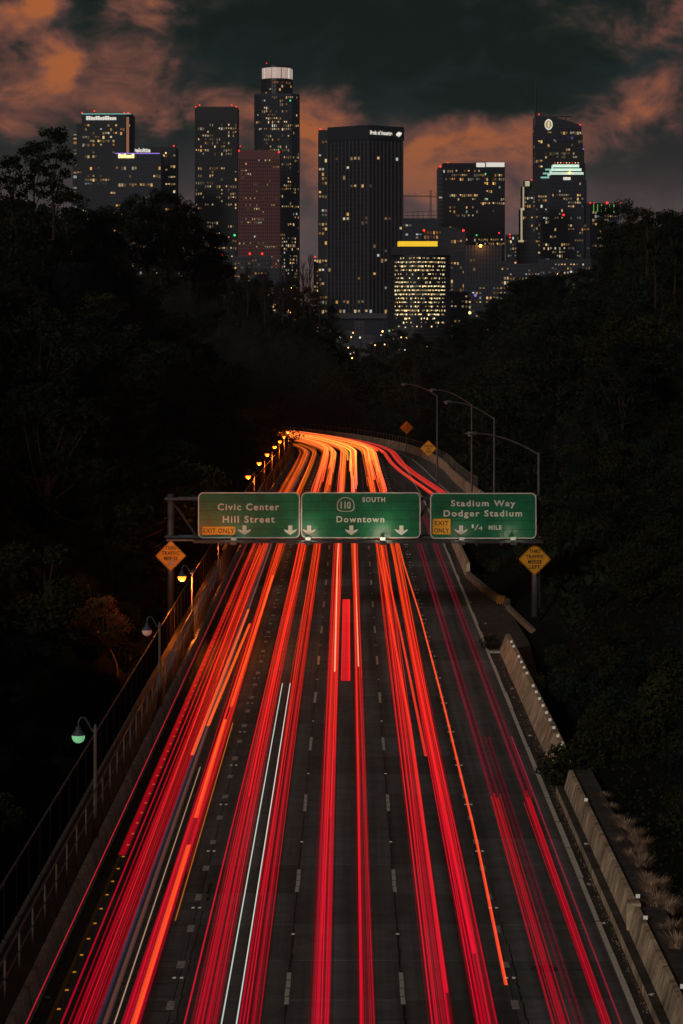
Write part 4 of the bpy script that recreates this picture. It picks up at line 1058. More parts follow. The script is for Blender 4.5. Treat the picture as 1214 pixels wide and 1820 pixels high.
for i in range(11):
    x_ = 596 + i * 14 + random.uniform(-4, 4); Y_ = random.uniform(840, 960); yt_ = random.uniform(606, 636) if 606 < x_ < 690 else random.uniform(575, 600); H_ = random.uniform(7, 12)
    X = (x_ - VX) * Y_ / F; zt = CAMH + (VY - yt_) * Y_ / F; put(random.choice(protos[:2]), X, Y_, H_, 'dark tree among the low houses in the valley gap', z=max(zt - H_, -3))
for i, (x_, yt_, Y_) in enumerate([(140, 372, 330), (162, 384, 335), (185, 378, 340), (212, 372, 335), (262, 372, 345), (300, 375, 345), (322, 380, 350), (345, 405, 355), (120, 340, 325), (360, 440, 370)]):
    X = (x_ - VX) * Y_ / F; zt = CAMH + (VY - yt_) * Y_ / F; put(protos[i % 2 * 3], X, Y_, 8, 'dark skyline tree, %s from the left along the left hilltop' % ['first', 'second', 'third', 'fourth', 'fifth', 'sixth', 'seventh', 'eighth', 'ninth', 'tenth'][i], z=zt - 8)
# filling both hillsides
placed = []; count = 0; tries = 0
while count < 262 and tries < 60000:
    tries += 1
    Y = 95 + 620 * random.random() ** .8 if random.random() < .7 else random.uniform(300, 460)
    xs_ = random.uniform(-60, 1270); X = (xs_ - VX) * Y / F
    d, s = road_dist(X, Y)
    lim = (14.6 if Y < 200 else 13.6) if d < 0 else (ramp_off(s) + 3.0 if 236 < s < 620 else 13.5)
    if abs(d) < lim: continue
    if 118 < Y < 210 and 0 < X < 15: continue
    if Y < 152 and 110 < xs_ < 330: continue
    if 725 < xs_ < 815 and Y < 360: continue
    if any((X - a) ** 2 + (Y - b) ** 2 < (2.9 + Y * .0036) ** 2 for a, b in placed): continue
    z = terrain(X, Y); wpx = 2.6 * F / Y; top = CAMH + (VY - max(float(np.interp(q_, SILX, SILY)) for q_ in (xs_ - wpx, xs_, xs_ + wpx))) * Y / F
    H = random.uniform(6, 11)
    if Y > 200: H = min(H, top - z + random.uniform(-.6, .3))
    if H < 2.5: continue
    if Y < 200 and d > 0: H = min(H, random.uniform(3, 5.5))
    if Y < 160 and d < 0: H = min(H, random.uniform(4, 8))
    pr = random.choice(protos) if random.random() < 2 else gum
    side_ = 'left' if xs_ < 620 else 'right'; dist_ = 'low near the freeway' if Y < 200 else 'beyond the sign gantry' if Y < 330 else 'level with the bend' if Y < 450 else 'far back below the city'
    put(pr, X, Y, H, pr['label'].replace('in the mass on the hillside', 'on the ' + side_ + ' hillside, ' + dist_).replace(' with see-through crown against the sky', ' on the ' + side_ + ' hillside, ' + dist_), squash=random.uniform(1.0, 1.35) if H > 5 else 1.4); placed.append((X, Y)); count += 1
# shrubs near the right bank and along the left path
sh_n = 0; tries = 0; sp_ = []
labs = 'low leafy shrub in the dark ground cover beside the freeway'
while sh_n < 150 and tries < 20000:
    tries += 1; Y = 78 + 180 * random.random(); side = random.random() < .75
    X = random.uniform(11.3, 11.5 + Y * .12) if side else -random.uniform(13.6, 18)
    xs_ = VX + F * X / Y
    if not (-30 < xs_ < 1260): continue
    if 150 < Y < 200 and 0 < X < 13: continue
    if any((X - a) ** 2 + (Y - b) ** 2 < .9 for a, b in sp_): continue
    labs = 'low leafy shrub ' + (('beside the fountain grass at lower right' if Y < 112 else 'on the bank right of the tabbed wall' if Y < 160 else 'on the right bank beyond the diamond sign') if side else 'on the left bank below the footpath fence')
    o = put(random.choice((shr, shr2)), X, Y, random.uniform(.9, 2.0), labs); sp_.append((X, Y)); sh_n += 1
o = put(shr, 9.75, 109.3, 1.7, 'leafy bush spilling over the gap between the two tan walls', z=.2)
o = put(shr, 9.2, 110.2, 1.1, 'small yellow-green sprig at the foot of the overhanging bush', z=-.1)
o = put(shr, 8.75, 155.2, .75, 'weed clump growing at the far end of the tabbed wall', z=-.02)
for p_ in protos + [gum, shr, shr2]:
    for c in list(p_.children): bpy.data.objects.remove(c)
    bpy.data.objects.remove(p_)
# ground cover of leaves near the camera on both banks
pts = []
for i in range(26000):
    Y = 74 + 170 * random.random() ** 1.3
    X = random.uniform(10.5, 11 + Y * .135) if random.random() < .8 else -random.uniform(11.6, 12 + Y * .1)
    if 118 < Y < 205 and 0 < X < 11.9: continue
    pts.append((X, Y, terrain(X, Y) + random.uniform(0, .22)))
tag(link('ground_cover', leaf_mesh('ground_cover', pts, .11, 'leaf2')), 'ivy and weeds covering the banks beside the freeway', 'ground cover', kind='stuff')

pts = []
for i in range(90000):
    Y = 150 + 560 * random.random() ** 1.1; xs_ = random.uniform(-80, 1290); X = (xs_ - VX) * Y / F; d, s = road_dist(X, Y)
    lim = 12.6 if d < 0 else (ramp_off(s) + 2.0 if 236 < s < 620 else 13)
    if abs(d) < lim or (Y < 208 and 0 < X < 13.5): continue
    pts.append((X, Y, terrain(X, Y) + random.uniform(0, .9) * random.random()))
tag(link('undergrowth', leaf_mesh('undergrowth', pts, .42, 'leaf')), 'dark scrub and weeds covering the hillsides between the trees', 'undergrowth', kind='stuff')
# ------------------------------------------------------------------ the city
WIN_COLS = [(1, .58, .20), (1, .64, .28), (1, .48, .13), (.95, .76, .46), (1, .60, .24), (1, .66, .3), (.7, .78, .72)]
MT['glass_a'] = mat('tower_glass_black', (.012, .013, .017), .25, spec=.5)
MT['glass_b'] = mat('tower_glass_blue', (.022, .028, .040), .25, spec=.5)
MT['frame_a'] = mat('tower_frame_dark', (.012, .014, .021), .6, nscale=.1, namt=.15)
MT['frame_b'] = mat('tower_frame_blue', (.022, .028, .046), .6, nscale=.1, namt=.15)
MT['frame_c'] = mat('tower_frame_grey', (.05, .052, .066), .6, nscale=.1, namt=.15)
MT['frame_red'] = mat('tower_frame_red', (.14, .045, .042), .6, nscale=.1, namt=.15)
MT['frame_pale'] = mat('low_block_pale', (.05, .05, .065), .7, nscale=.1, namt=.2)
def bx(x, Y): return (x - VX) * Y / F
def bz(y, Y): return CAMH + (VY - y) * Y / F
def rect_poly(x0, x1, Y, depth): return [(bx(x0, Y), Y), (bx(x1, Y), Y), (bx(x1, Y), Y + depth), (bx(x0, Y), Y + depth)]
def tower_body(root, poly, z0, z1, glass, frame, fh=4.0, bay=3.4, fin=.25, fin_w=.6, band=.9, band_d=.3, p=.06, rows=(), side_p=None, bright=1.0, run=.58, seed=0, cap=None, wcols=None, fin_mat=None, name='core', scalef=None):
    """one block: dark glass core, floor bands, fins and separately glowing windows"""
    R_ = random.Random(seed); k = len(poly); bay = bay * .82 if fin < .8 else bay; fh = fh * .94
    c = MB(); c.prism(poly, z0, z1); c.build(name, glass, root)
    nf = max(1, int((z1 - z0) / fh)); cxx = sum(q[0] for q in poly) / k; cyy = sum(q[1] for q in poly) / k
    def grow(d):
        out = []
        for i in range(k):
            a, b, c_ = Vector(poly[i - 1]), Vector(poly[i]), Vector(poly[(i + 1) % k])
            n1_ = Vector(((b - a).y, -(b - a).x)).normalized(); n2_ = Vector(((c_ - b).y, -(c_ - b).x)).normalized()
            m_ = (n1_ + n2_); m_ = m_ / max(.3, m_.dot(n1_)); out.append((b.x + m_.x * d, b.y + m_.y * d))
        return out
    if band > 0:
        fbm = MB(); gp = grow(band_d)
        for i in range(nf + 1):
            z = z0 + i * fh; fbm.prism(gp, z - band / 2, min(z + band / 2, z1 + .2))
        fbm.build('floor_bands', frame, root, kind='stuff')
    if cap:
        cm_ = MB(); cm_.prism(grow(band_d + .15), z1 - cap, z1 + .6); cm_.build('parapet', frame, root)
    fm = MB(); wm = MB()
    for i in range(k):
        a, b = Vector(poly[i]), Vector(poly[(i + 1) % k]); L = (b - a).length; d = (b - a).normalized(); nrm = Vector((d.y, -d.x))
        if nrm.y > .3: continue
        nb_ = max(1, round(L / bay)); bw = L / nb_
        if fin > 0:
            for j in range(nb_ + 1):
                q = a + d * (j * bw); u = d * fin_w / 2; o_ = nrm * fin
                fm.prism([(q.x - u.x, q.y - u.y), (q.x - u.x + o_.x, q.y - u.y + o_.y), (q.x + u.x + o_.x, q.y + u.y + o_.y), (q.x + u.x, q.y + u.y)][::-1], z0, z1 - (cap or 0))
        for fl in range(nf):
            zb_ = z0 + fl * fh + band / 2 + .1; zt_ = z0 + (fl + 1) * fh - band / 2 - .1
            if zt_ > z1 - (cap or 0): continue
            ymid = VY + (CAMH - (zb_ + zt_) / 2) * F / a.y; row = None
            for r_ in rows:
                if r_[0] <= ymid < r_[1]: row = r_
            pf = p * (R_.choice((.3, .8, 1.2, 2.0, 2.8, 5.0))) if not row else None
            on = False
            for j in range(nb_):
                q0 = a + d * (j * bw + fin_w / 2 + .08) + nrm * .06; q1 = a + d * ((j + 1) * bw - fin_w / 2 - .08) + nrm * .06
                xpx = VX + F * (q0.x + q1.x) / 2 / q0.y
                if row:
                    if not (row[2] <= xpx <= row[3]): continue
                    lit = R_.random() < row[4]
                else:
                    lit = R_.random() < (run if on else pf); on = lit
                if not lit: continue
                cc = R_.choice(wcols or WIN_COLS) if not (row and len(row) > 6 and row[6]) else row[6]
                br = bright * (row[5] if row else 1) * R_.choice((.10, .16, .28, .5, .85)) * R_.uniform(.7, 1.1)
                zl = zb_ + (zt_ - zb_) * R_.choice((0, .2, .35, .45)); 
                wm.quad((q0.x, q0.y, zl), (q1.x, q1.y, zl), (q1.x, q1.y, zt_), (q0.x, q0.y, zt_), tuple(v * br for v in cc))
    if fm.v: fm.build('fins', fin_mat or frame, root, kind='stuff')
    if wm.v: wm.build('lit_windows', 'window_glow', root, kind='stuff')
def beacon(root, x, y, Y, r=1.6, m='red_lamp'):
    r *= .62
    X, _, Z = px(x, y, Y); b = MB(); b.lathe([(0, Z + r), (r * .7, Z + r * .7), (r, Z), (r * .7, Z - r * .7), (0, Z - r)], X, Y - 1.0, 8); b.build('beacon', m, root, True)
def strip(root, name, m, x0, x1, y0, y1, Y, d=1.0):
    b = MB(); b.box(bx(x0, Y), bx(x1, Y), Y - d, Y - .35, bz(y1, Y), bz(y0, Y)); return b.build(name, m, root)
def cells(root, m, x0, x1, y0, y1, Y, n, d=1.0, seed=1):
    """rooftop sign too distant to read: separate lit letter boxes"""
    R_ = random.Random(seed); so_ = None
    wdt = (x1 - x0) / n
    for i in range(n):
        a = x0 + i * wdt; top = y0 + R_.choice((0, 0, .18, .28)) * (y1 - y0)
        strip(root, 'sign_letter', m, a + .10 * wdt, a + .92 * wdt, top, y1, Y, d)
def bldg(name, x, Y, label): return thing(name, (bx(x, Y), Y, 0), label, 'skyscraper')
def box_tower(root, x0, x1, ytop, Y, depth, z0=0, **k): tower_body(root, rect_poly(x0, x1, Y, depth), z0, bz(ytop, Y), **k)

# 1 far left pair
Y = 2450; b = bldg('office_tower', 190, Y, 'tall dark office tower at far left with long white sign and cyan roof line')
rp_ = [(bx(146, Y), Y), (bx(222, Y), Y), (bx(229, Y), Y + 3), (bx(233, Y), Y + 9), (bx(233, Y), Y + 40), (bx(146, Y), Y + 40)]
ro = [(224, 232, 150, 222, .45, .6), (236, 242, 140, 216, .5, .8), (244, 252, 145, 212, .55, 1.2), (258, 264, 145, 215, .55, .9), (296, 302, 160, 200, .4, 1.0), (308, 314, 155, 198, .35, 1.0), (322, 328, 150, 200, .5, .4, (.7, .8, .9)), (209, 222, 0, 1, 0, 0)]
tower_body(b, rp_, 0, bz(203, Y), 'glass_b', 'frame_a', fh=4.1, bay=3.0, fin=.2, fin_w=.5, p=.05, rows=ro, seed=1, cap=6)
box_tower(b, 137, 146, 220, Y + 4, 36, glass='glass_b', frame='frame_a', p=.03, seed=2, name='side_wing'); box_tower(b, 130, 137, 236, Y + 8, 30, glass='glass_b', frame='frame_a', p=.25, seed=3, name='side_wing')
cells(b, 'white_sign', 153, 207, 206.5, 213.5, Y, 13, 1.6, 3); strip(b, 'roof_trim', 'cyan_line', 145.5, 233, 202, 203.3, Y, 1.9)
for x_ in (146, 168, 221, 228): beacon(b, x_, 200.5 if x_ != 168 else 197.5, Y, 1.1)
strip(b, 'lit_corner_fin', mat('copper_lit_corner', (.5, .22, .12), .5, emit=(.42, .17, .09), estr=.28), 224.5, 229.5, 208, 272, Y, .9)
Y = 2600; b = bldg('office_tower', 272, Y, 'lower office block with white rooftop sign reading Deloitte')
box_tower(b, 233, 312, 261.5, Y, 40, glass='glass_b', frame='frame_a', p=.10, seed=4, rows=[(300, 305, 288, 300, .5, 1), (262, 276, 0, 1, 0, 0)])
text('lettering', 'Deloitte', bx(251, Y), bz(270.5, Y), Y - 1.2, 7.6 * Y / F, 33 * Y / F, 'white_sign', b, 1.0, .25, depth=.6)
beacon(b, 309, 259.5, Y, 1.3); beacon(b, 295, 272, Y, 1.4, 'star' and 'hot_sign')
Y = 2380; b = bldg('office_tower', 240, Y, 'low dark block with violet roof line and glowing orange-white sign')
box_tower(b, 196, 286, 273, Y, 30, glass='glass_b', frame='frame_b', fh=4.3, bay=3.1, p=.06, seed=5, rows=[(318, 323, 0, 1, 0, 0), (326, 334, 210, 270, .5, .9), (278, 290, 0, 1, 0, 0), (350, 357, 238, 275, .5, 1)], wcols=WIN_COLS[:4])
cells(b, 'hot_sign', 210, 239, 273.5, 281, Y, 6, 1.6, 4); strip(b, 'roof_trim', 'violet_line', 205, 284, 272, 273.6, Y, 1.7)
# 4 black tower
Y = 2500; b = bldg('office_tower', 384, Y, 'plain black slab tower with red lamps along its roof')
box_tower(b, 347, 421, 191, Y, 42, glass='glass_a', frame='frame_a', fh=3.9, bay=2.9, fin=.25, fin_w=.9, p=.07, seed=6, cap=14, rows=[(198, 215, 0, 1, 0, 0), (245, 262, 350, 410, .45, 1.1), (322, 329, 349, 378, .8, 1.0), (412, 424, 360, 420, .35, 1), (436, 442, 366, 420, .6, 1)])
for x_ in (348, 355, 412, 420): beacon(b, x_, 190 if x_ in (348, 420) else 187, Y, 1.1)
m_ = MB()
for i in range(12):
    x_ = bx(358 + i * 5, Y); m_.bar((x_, Y + 2, bz(191, Y)), (x_, Y + 2, bz(188.5, Y)), .12, 4)
m_.bar((bx(356, Y), Y + 2, bz(188.6, Y)), (bx(415, Y), Y + 2, bz(188.6, Y)), .12, 4); m_.build('roof_railing', 'frame_a', b)
# 5 red grid
Y = 2350; b = bldg('office_tower', 460, Y, 'reddish brown tower with a tight grid of windows')
box_tower(b, 424, 496.5, 268, Y, 40, glass='glass_a', frame='frame_red', fh=3.5, bay=2.5, fin=.35, fin_w=.9, band=1.5, band_d=.4, p=.03, seed=7, cap=8, rows=[(309, 315, 427, 446, .7, .9), (352, 358, 430, 496, .3, .8), (364, 371, 430, 496, .3, .8), (431, 436, 424, 470, .3, 1)])
beacon(b, 425, 268, Y, 1.3); beacon(b, 496, 270.5, Y, 1.6); beacon(b, 427.5, 260, Y, .9)
m_ = MB(); m_.bar((bx(427.5, Y), Y + 1, bz(268, Y)), (bx(427.5, Y), Y + 1, bz(258, Y)), .2, 5); m_.build('antenna', 'frame_a', b)
# 6 tallest
Y = 2700; b = bldg('round_crowned_tower', 492, Y, 'tallest tower with a round glowing glass crown')
def oct_poly(x0, x1, Y, depth, ch):
    a, c = bx(x0, Y), bx(x1, Y); return [(a + ch, Y), (c - ch, Y), (c, Y + ch), (c, Y + depth - ch), (c - ch, Y + depth), (a + ch, Y + depth), (a, Y + depth - ch), (a, Y + ch)]
def round_poly(xc, r, Y, k=20): return [(bx(xc, Y) + r * math.cos(2 * math.pi * i / k - math.pi / 2), Y + r + r * math.sin(2 * math.pi * i / k - math.pi / 2)) for i in range(k)]
tower_body(b, oct_poly(452, 531, Y, 48, 8), 0, bz(167, Y), 'glass_a', 'frame_b', fh=4.1, bay=2.7, fin=.3, fin_w=.8, p=.08, seed=8, cap=2, rows=[(168, 173, 470, 512, .85, 1.0), (182, 188, 470, 515, .25, 1.1), (196, 202, 466, 515, .55, .7), (244, 250, 470, 500, .75, 1.0), (250, 255, 460, 512, .2, .9), (424, 440, 498, 526, .7, 1.1), (455, 500, 498, 528, .45, 1.0)])
tower_body(b, round_poly(491, 17.2, Y + 8), bz(167, Y), bz(137.5, Y), 'glass_a', 'frame_a', fh=4.0, bay=2.7, fin=.3, fin_w=.6, p=.05, seed=9, name='drum', rows=[(145, 149, 480, 516, .5, .7, (1, .35, .15))])
cr_m = mat('crown_glass_lit', (.5, .45, .42), .4, nscale=.12, namt=.5, emit=(.50, .36, .31), estr=.75)
m_ = MB(); m_.prism(round_poly(491, 16.2, Y + 9), bz(137.5, Y), bz(118, Y)); m_.build('crown', cr_m, b)
for i in range(20):
    a = 2 * math.pi * i / 20; X = bx(491, Y) + 16.7 * math.cos(a); YY = Y + 26 + 16.7 * math.sin(a)
    if math.sin(a) < .4 and i % 2 == 0:
        m_ = MB(); m_.box(X - .35, X + .35, YY - .35, YY + .35, bz(138, Y), bz(119, Y)); m_.build('crown_mullion', 'frame_a' if i % 3 else 'white_sign', b)
m_ = MB(); m_.prism(round_poly(491, 16.9, Y + 8.5), bz(118, Y), bz(115, Y)); m_.build('crown_roof', 'glass_a', b)
beacon(b, 474, 112.5, Y, .9); beacon(b, 516, 179, Y, 1.5, 'lamp_green'); beacon(b, 495, 267, Y, 1.4, 'lamp_green')
# 7 ribbed tower
Y = 2050; b = bldg('ribbed_tower', 650, Y, 'massive ribbed dark tower with white Bank of America sign')
A_, B_, C_, D_ = (bx(582.5, Y), Y + 26), (bx(655, Y), Y), (bx(715, Y + 22), Y + 22), (bx(648, Y + 55), Y + 55)
tower_body(b, [A_, B_, C_, D_], 0, bz(223.5, Y), 'glass_a', 'frame_a', fh=4.1, bay=3.9, fin=.9, fin_w=1.0, band=.5, band_d=.15, p=.012, run=.2, seed=10, cap=12, fin_mat='frame_c', rows=[(330, 336, 595, 660, .35, .7), (458, 462, 592, 700, .4, 1.0), (500, 505, 660, 715, .35, 1), (534, 540, 590, 655, .4, 1.2), (548, 554, 600, 700, .5, .8)])
m_ = MB(); q = [(A_[0] - .2, A_[1] - 1.6), (B_[0], B_[1] - 1.8), (C_[0] + 1.6, C_[1] - .6), D_]; m_.prism(q, bz(247, Y), bz(222.8, Y)); m_.build('top_band', 'frame_a', b)
m_ = MB(); m_.prism([(bx(566, Y + 34), Y + 34), (bx(583, Y + 34), Y + 34), (bx(583, Y + 60), Y + 60), (bx(566, Y + 60), Y + 60)], 0, bz(231, Y + 34)); m_.build('side_tower', 'glass_b', b)
tower_body(b, [(bx(566, Y + 32), Y + 32), (bx(582, Y + 32), Y + 32), (bx(582, Y + 33.5), Y + 33.5), (bx(566, Y + 33.5), Y + 33.5)], 0, bz(238, Y + 32), 'glass_b', 'frame_a', fh=4.1, bay=3.0, p=.12, run=.7, seed=12, name='side_face')
beacon(b, 569.5, 229.5, Y, 1.3)
sg = (Vector((*C_, 0)) - Vector((*q[1], 0))); 
# rooftop sign on the right-hand face, parallel to that face
so_ = thing('tmp', (0, 0, 0), None, None); bpy.data.objects.remove(so_)
F0 = Vector((q[1][0], q[1][1], 0)); F1 = Vector((q[2][0], q[2][1], 0)); dF = (F1 - F0); dFn = dF.normalized(); nF = Vector((dFn.y, -dFn.x, 0))
lt_o = text('lettering', 'Bank of America', 0, 0, 0, 6.6 * Y / F, 40 * Y / F / dFn.x * 1.0, 'white_sign', b, 1.0, .25, depth=.6)
co = np.empty(len(lt_o.data.vertices) * 3); lt_o.data.vertices.foreach_get('co', co); co = co.reshape(-1, 3)
mid = F0 + dF * .335; zt = bz(238.5, Y)
new = np.stack([mid.x + dFn.x * co[:, 0] + nF.x * 1.0, mid.y + dFn.y * co[:, 0] + nF.y * 1.0 + co[:, 1], zt + co[:, 2]], 1); lt_o.data.vertices.foreach_set('co', new.ravel()); lt_o.data.update()
mid = F0 + dF * .83; m_ = MB(); cz = bz(236, Y)
def FP(u, z): v = mid + dFn * u + nF * 1.0; return (v.x, v.y, cz + z)
for k_ in range(3):
    a = -3.1 + k_ * 1.9
    m_.quad(FP(a, .2 + k_ * .9 - .5), FP(a + 1.0, -1.4 + k_ * .9 - .6), FP(a + 2.6, -.2 + k_ * .5), FP(a + 1.6, 1.4 + k_ * .25))
m_.quad(FP(-3.1, 0), FP(0, -2.5), FP(3.1, 0), FP(0, 2.4)); m_.build('flag_logo', 'white_sign', b)
m_ = MB(); m_.box(bx(633, Y), bx(648, Y), Y + 8, Y + 20, bz(223, Y), bz(221, Y)); m_.build('roof_plant', 'frame_a', b)
m_ = MB(); m_.box(bx(588, Y), bx(700, Y), Y - 8, Y + 40, bz(566, Y), bz(557, Y)); m_.build('podium', 'frame_c', b)
m_ = MB(); m_.box(bx(592, Y), bx(698, Y), Y - 4, Y + 40, 0, bz(566, Y)); m_.build('podium_base', 'glass_b', b)
# 8 tower with rows of lit windows
Y = 2300; b = bldg('office_tower', 838, Y, 'black tower with rows of warm windows and a white lit band on its roof')
rr8 = [(297, 303, 788, 848, .6, 1.0), (303, 311, 788, 855, .75, 1.1), (317, 323, 790, 897, .7, .75), (326, 333, 805, 845, .7, .9), (326, 333, 860, 884, .95, 1.3, (1, .58, .12)), (333, 338, 885, 897, .8, 1.2), (344, 350, 800, 848, .75, 1.0), (356, 361, 788, 880, .35, .9), (362, 368, 850, 897, .85, 1.2), (368, 386, 795, 880, .2, .9), (388, 393, 0, 1, 0, 0), (396, 402, 0, 1, 0, 0), (423, 429, 825, 897, .75, 1.0)]
box_tower(b, 787.5, 897, 291, Y, 44, glass='glass_a', frame='glass_a', fh=4.0, bay=2.3, fin=.2, fin_w=.45, band=1.1, p=.05, rows=rr8, seed=13, cap=3)
m_ = MB(); m_.box(bx(779, Y), bx(787, Y), Y + 6, Y + 44, 0, bz(297, Y)); m_.build('side_wing', 'glass_b', b)
tower_body(b, rect_poly(779.5, 786.5, Y + 5, 1), 0, bz(300, Y), 'glass_b', 'frame_c', fh=4.3, bay=6, fin=0, band=1.2, p=.05, seed=14, name='side_face')
strip(b, 'roof_sign_band', 'white_sign', 846.5, 862, 289.5, 297, Y, 1.8); strip(b, 'roof_sign_band', 'white_sign', 864, 896.5, 289, 296.8, Y, 1.8)
beacon(b, 783, 296, Y, 1.5); beacon(b, 796, 289, Y, .8); beacon(b, 863, 309, Y, 1.1, 'lamp_green'); beacon(b, 864, 353, Y, 1.0, 'lamp_green'); beacon(b, 847, 418, Y, 1.2, 'lamp_green'); beacon(b, 887, 414, Y, 1.2)
# 9 unfinished block and crane
Y = 2500; b = bldg('unfinished_block', 748, Y, 'blue-grey building under construction with open steel top')
box_tower(b, 714, 781, 388, Y, 30, glass='glass_b', frame='frame_b', fh=3.3, bay=4.2, p=.08, seed=15, fin=.2, fin_w=.9, band=1.0, wcols=[(.8, .9, 1), (1, .8, .5), (.85, .9, .9)])
m_ = MB()
for i in range(8):
    x_ = bx(716 + i * 9, Y); m_.bar((x_, Y, bz(388, Y)), (x_, Y, bz(377 - i * .5, Y)), .3, 4)
for yy_ in (383, 377.5): m_.bar((bx(715, Y), Y, bz(yy_, Y)), (bx(781, Y), Y, bz(yy_ - 3 * (yy_ < 380), Y)), .3, 4)
m_.build('steel_frame', 'frame_a', b)
cr_ = thing('tower_crane', (bx(766, Y), Y + 10, bz(390, Y)), 'thin tower crane standing over the unfinished block', 'crane')
def lattice(mb, a, b_, w_, n, r=.22):
    a = Vector(a); b_ = Vector(b_); d = (b_ - a).normalized(); u = Vector((0, 1, 0)); v = d.cross(u).normalized()
    c4 = [(u * sx + v * sy) * w_ for sx, sy in ((1, 1), (1, -1), (-1, -1), (-1, 1))]
    for q_ in c4: mb.bar(tuple(a + q_), tuple(b_ + q_), r, 4)
    for i in range(n):
        p0 = a.lerp(b_, i / n); p1 = a.lerp(b_, (i + 1) / n)
        for j in range(4): mb.bar(tuple(p0 + c4[j]), tuple(p1 + c4[(j + 1) % 4]), r * .6, 3)
Yc_ = Y + 10
m_ = MB(); lattice(m_, (bx(766, Y), Yc_, bz(390, Y)), (bx(766, Y), Yc_, bz(337, Y)), .8, 16); m_.build('mast', 'frame_a', cr_)
m_ = MB(); lattice(m_, (bx(716, Y), Yc_, bz(347.5, Y)), (bx(781, Y), Yc_, bz(348.5, Y)), .6, 26, .18); m_.build('jib', 'frame_a', cr_)
m_ = MB(); m_.bar((bx(766, Y), Yc_, bz(337, Y)), (bx(735, Y), Yc_, bz(347, Y)), .1, 3); m_.bar((bx(766, Y), Yc_, bz(337, Y)), (bx(779, Y), Yc_, bz(347, Y)), .1, 3); m_.bar((bx(738, Y), Yc_, bz(340, Y)), (bx(738, Y), Yc_, bz(348, Y)), .25, 3); m_.build('stay_cables', 'frame_a', cr_)
# 10, 12, 13
Y = 2100; b = bldg('office_tower', 790, Y, 'grey office block with two red roof lamps behind the yellow-topped building')
box_tower(b, 753, 827, 409, Y, 40, glass='glass_b', frame='frame_b', fh=4.0, bay=3.0, fin=.3, fin_w=.9, p=.10, seed=16, rows=[(413, 421, 753, 787, .85, 1.1, (1, .42, .12)), (421, 427, 755, 780, .5, .8, (1, .4, .14)), (466, 471, 800, 827, .7, 1), (513, 530, 790, 827, .5, 1)], wcols=WIN_COLS[:3])
box_tower(b, 760, 815, 404, Y + 6, 20, glass='glass_b', frame='frame_b', fh=4, bay=4, p=0, seed=17, name='penthouse')
beacon(b, 753.5, 409.5, Y, 1.7); beacon(b, 823.5, 409.5, Y, 1.7)
Y = 2000; b = bldg('office_tower', 862, Y, 'finned grey block with a bright orange floodlight on its roof')
box_tower(b, 829, 890, 436, Y, 36, glass='glass_b', frame='frame_b', fh=3.8, bay=3.2, fin=.7, fin_w=1.1, p=.09, seed=18, rows=[(456, 463, 845, 878, .8, .7, (1, .3, .1)), (430, 448, 0, 1, 0, 0)], wcols=WIN_COLS[:3])
box_tower(b, 890, 905, 464, Y, 30, glass='glass_b', frame='frame_b', fh=3.8, bay=3.2, p=.22, seed=19, name='side_wing'); beacon(b, 854, 437, Y - 2, 2.0, 'star')
L = bpy.data.lights.new('floodlight', 'POINT'); L.energy = 9000; L.color = (1, .35, .06); L.shadow_soft_size = 1.5; lo = link('floodlight', L, b); lo.location = (bx(854, Y) , Y - 8, bz(434, Y))
Y = 2600; b = bldg('office_block', 914, Y, 'short dark block with red roof light right of the white-banded tower')
box_tower(b, 902, 930, 417, Y, 30, glass='glass_b', frame='frame_a', fh=4, bay=3, p=.12, seed=20); beacon(b, 906, 417, Y, 1.3); beacon(b, 906.5, 422, Y, 1.2); beacon(b, 918, 466, Y, 1.3); beacon(b, 918, 470, Y, 1.3, 'lamp_green')
Y = 2500; b = bldg('office_block', 562, Y, 'sliver of a lit block left of the ribbed tower')
box_tower(b, 558, 566, 459, Y, 20, glass='glass_b', frame='frame_a', fh=4, bay=3, p=.6, run=.8, seed=21); beacon(b, 560, 457, Y, 1.4)
# 11 yellow-topped building
Y = 1600; b = bldg('yellow_topped_building', 744, Y, 'brightly lit office block with a glowing yellow band on top')
k11 = 14; pl = []
xa, xb_ = bx(690, Y), bx(800, Y); 
for i in range(k11 + 1):
    t = i / k11; pl.append((xa + (xb_ - xa) * t, Y + 10 * (2 * t - 1) ** 2))
pl += [(xb_, Y + 40), (xa, Y + 40)]
rows11 = []
for i in range(17):
    y0_ = 453 + i * 7.62; dens = (.45, .92, .6, .62, .4, .5, .6, .9, .8, .95, .55, .6, .55, .7, .3, .2, .1)[i]; rows11.append((y0_, y0_ + 7.62, 701, 792, min(1, dens * 1.15), 2.5, None))
tower_body(b, pl, 0, bz(453, Y), 'glass_a', 'frame_a', fh=7.62 * Y / F, bay=1.15, fin=0, fin_w=.12, band=1.25, band_d=.5, p=.02, rows=rows11, seed=22, wcols=[(1, .78, .38), (1, .72, .33), (1, .85, .5), (1, .62, .22)])
m_ = MB(); m_.box(bx(697, Y), bx(797, Y), Y + 1, Y + 36, bz(453, Y), bz(438, Y)); m_.build('plant_storey', 'frame_a', b)
for x_ in (712, 731, 757, 775): 
    m_ = MB(); m_.box(bx(x_, Y) - .15, bx(x_, Y) + .15, Y + .6, Y + .98, bz(453, Y), bz(438, Y)); m_.build('pilaster', 'glass_a', b)
m_ = MB(); m_.box(bx(708, Y), bx(778, Y), Y + 3, Y + 30, bz(437.5, Y), bz(428.5, Y)); m_.build('lit_band', 'gold_band', b)
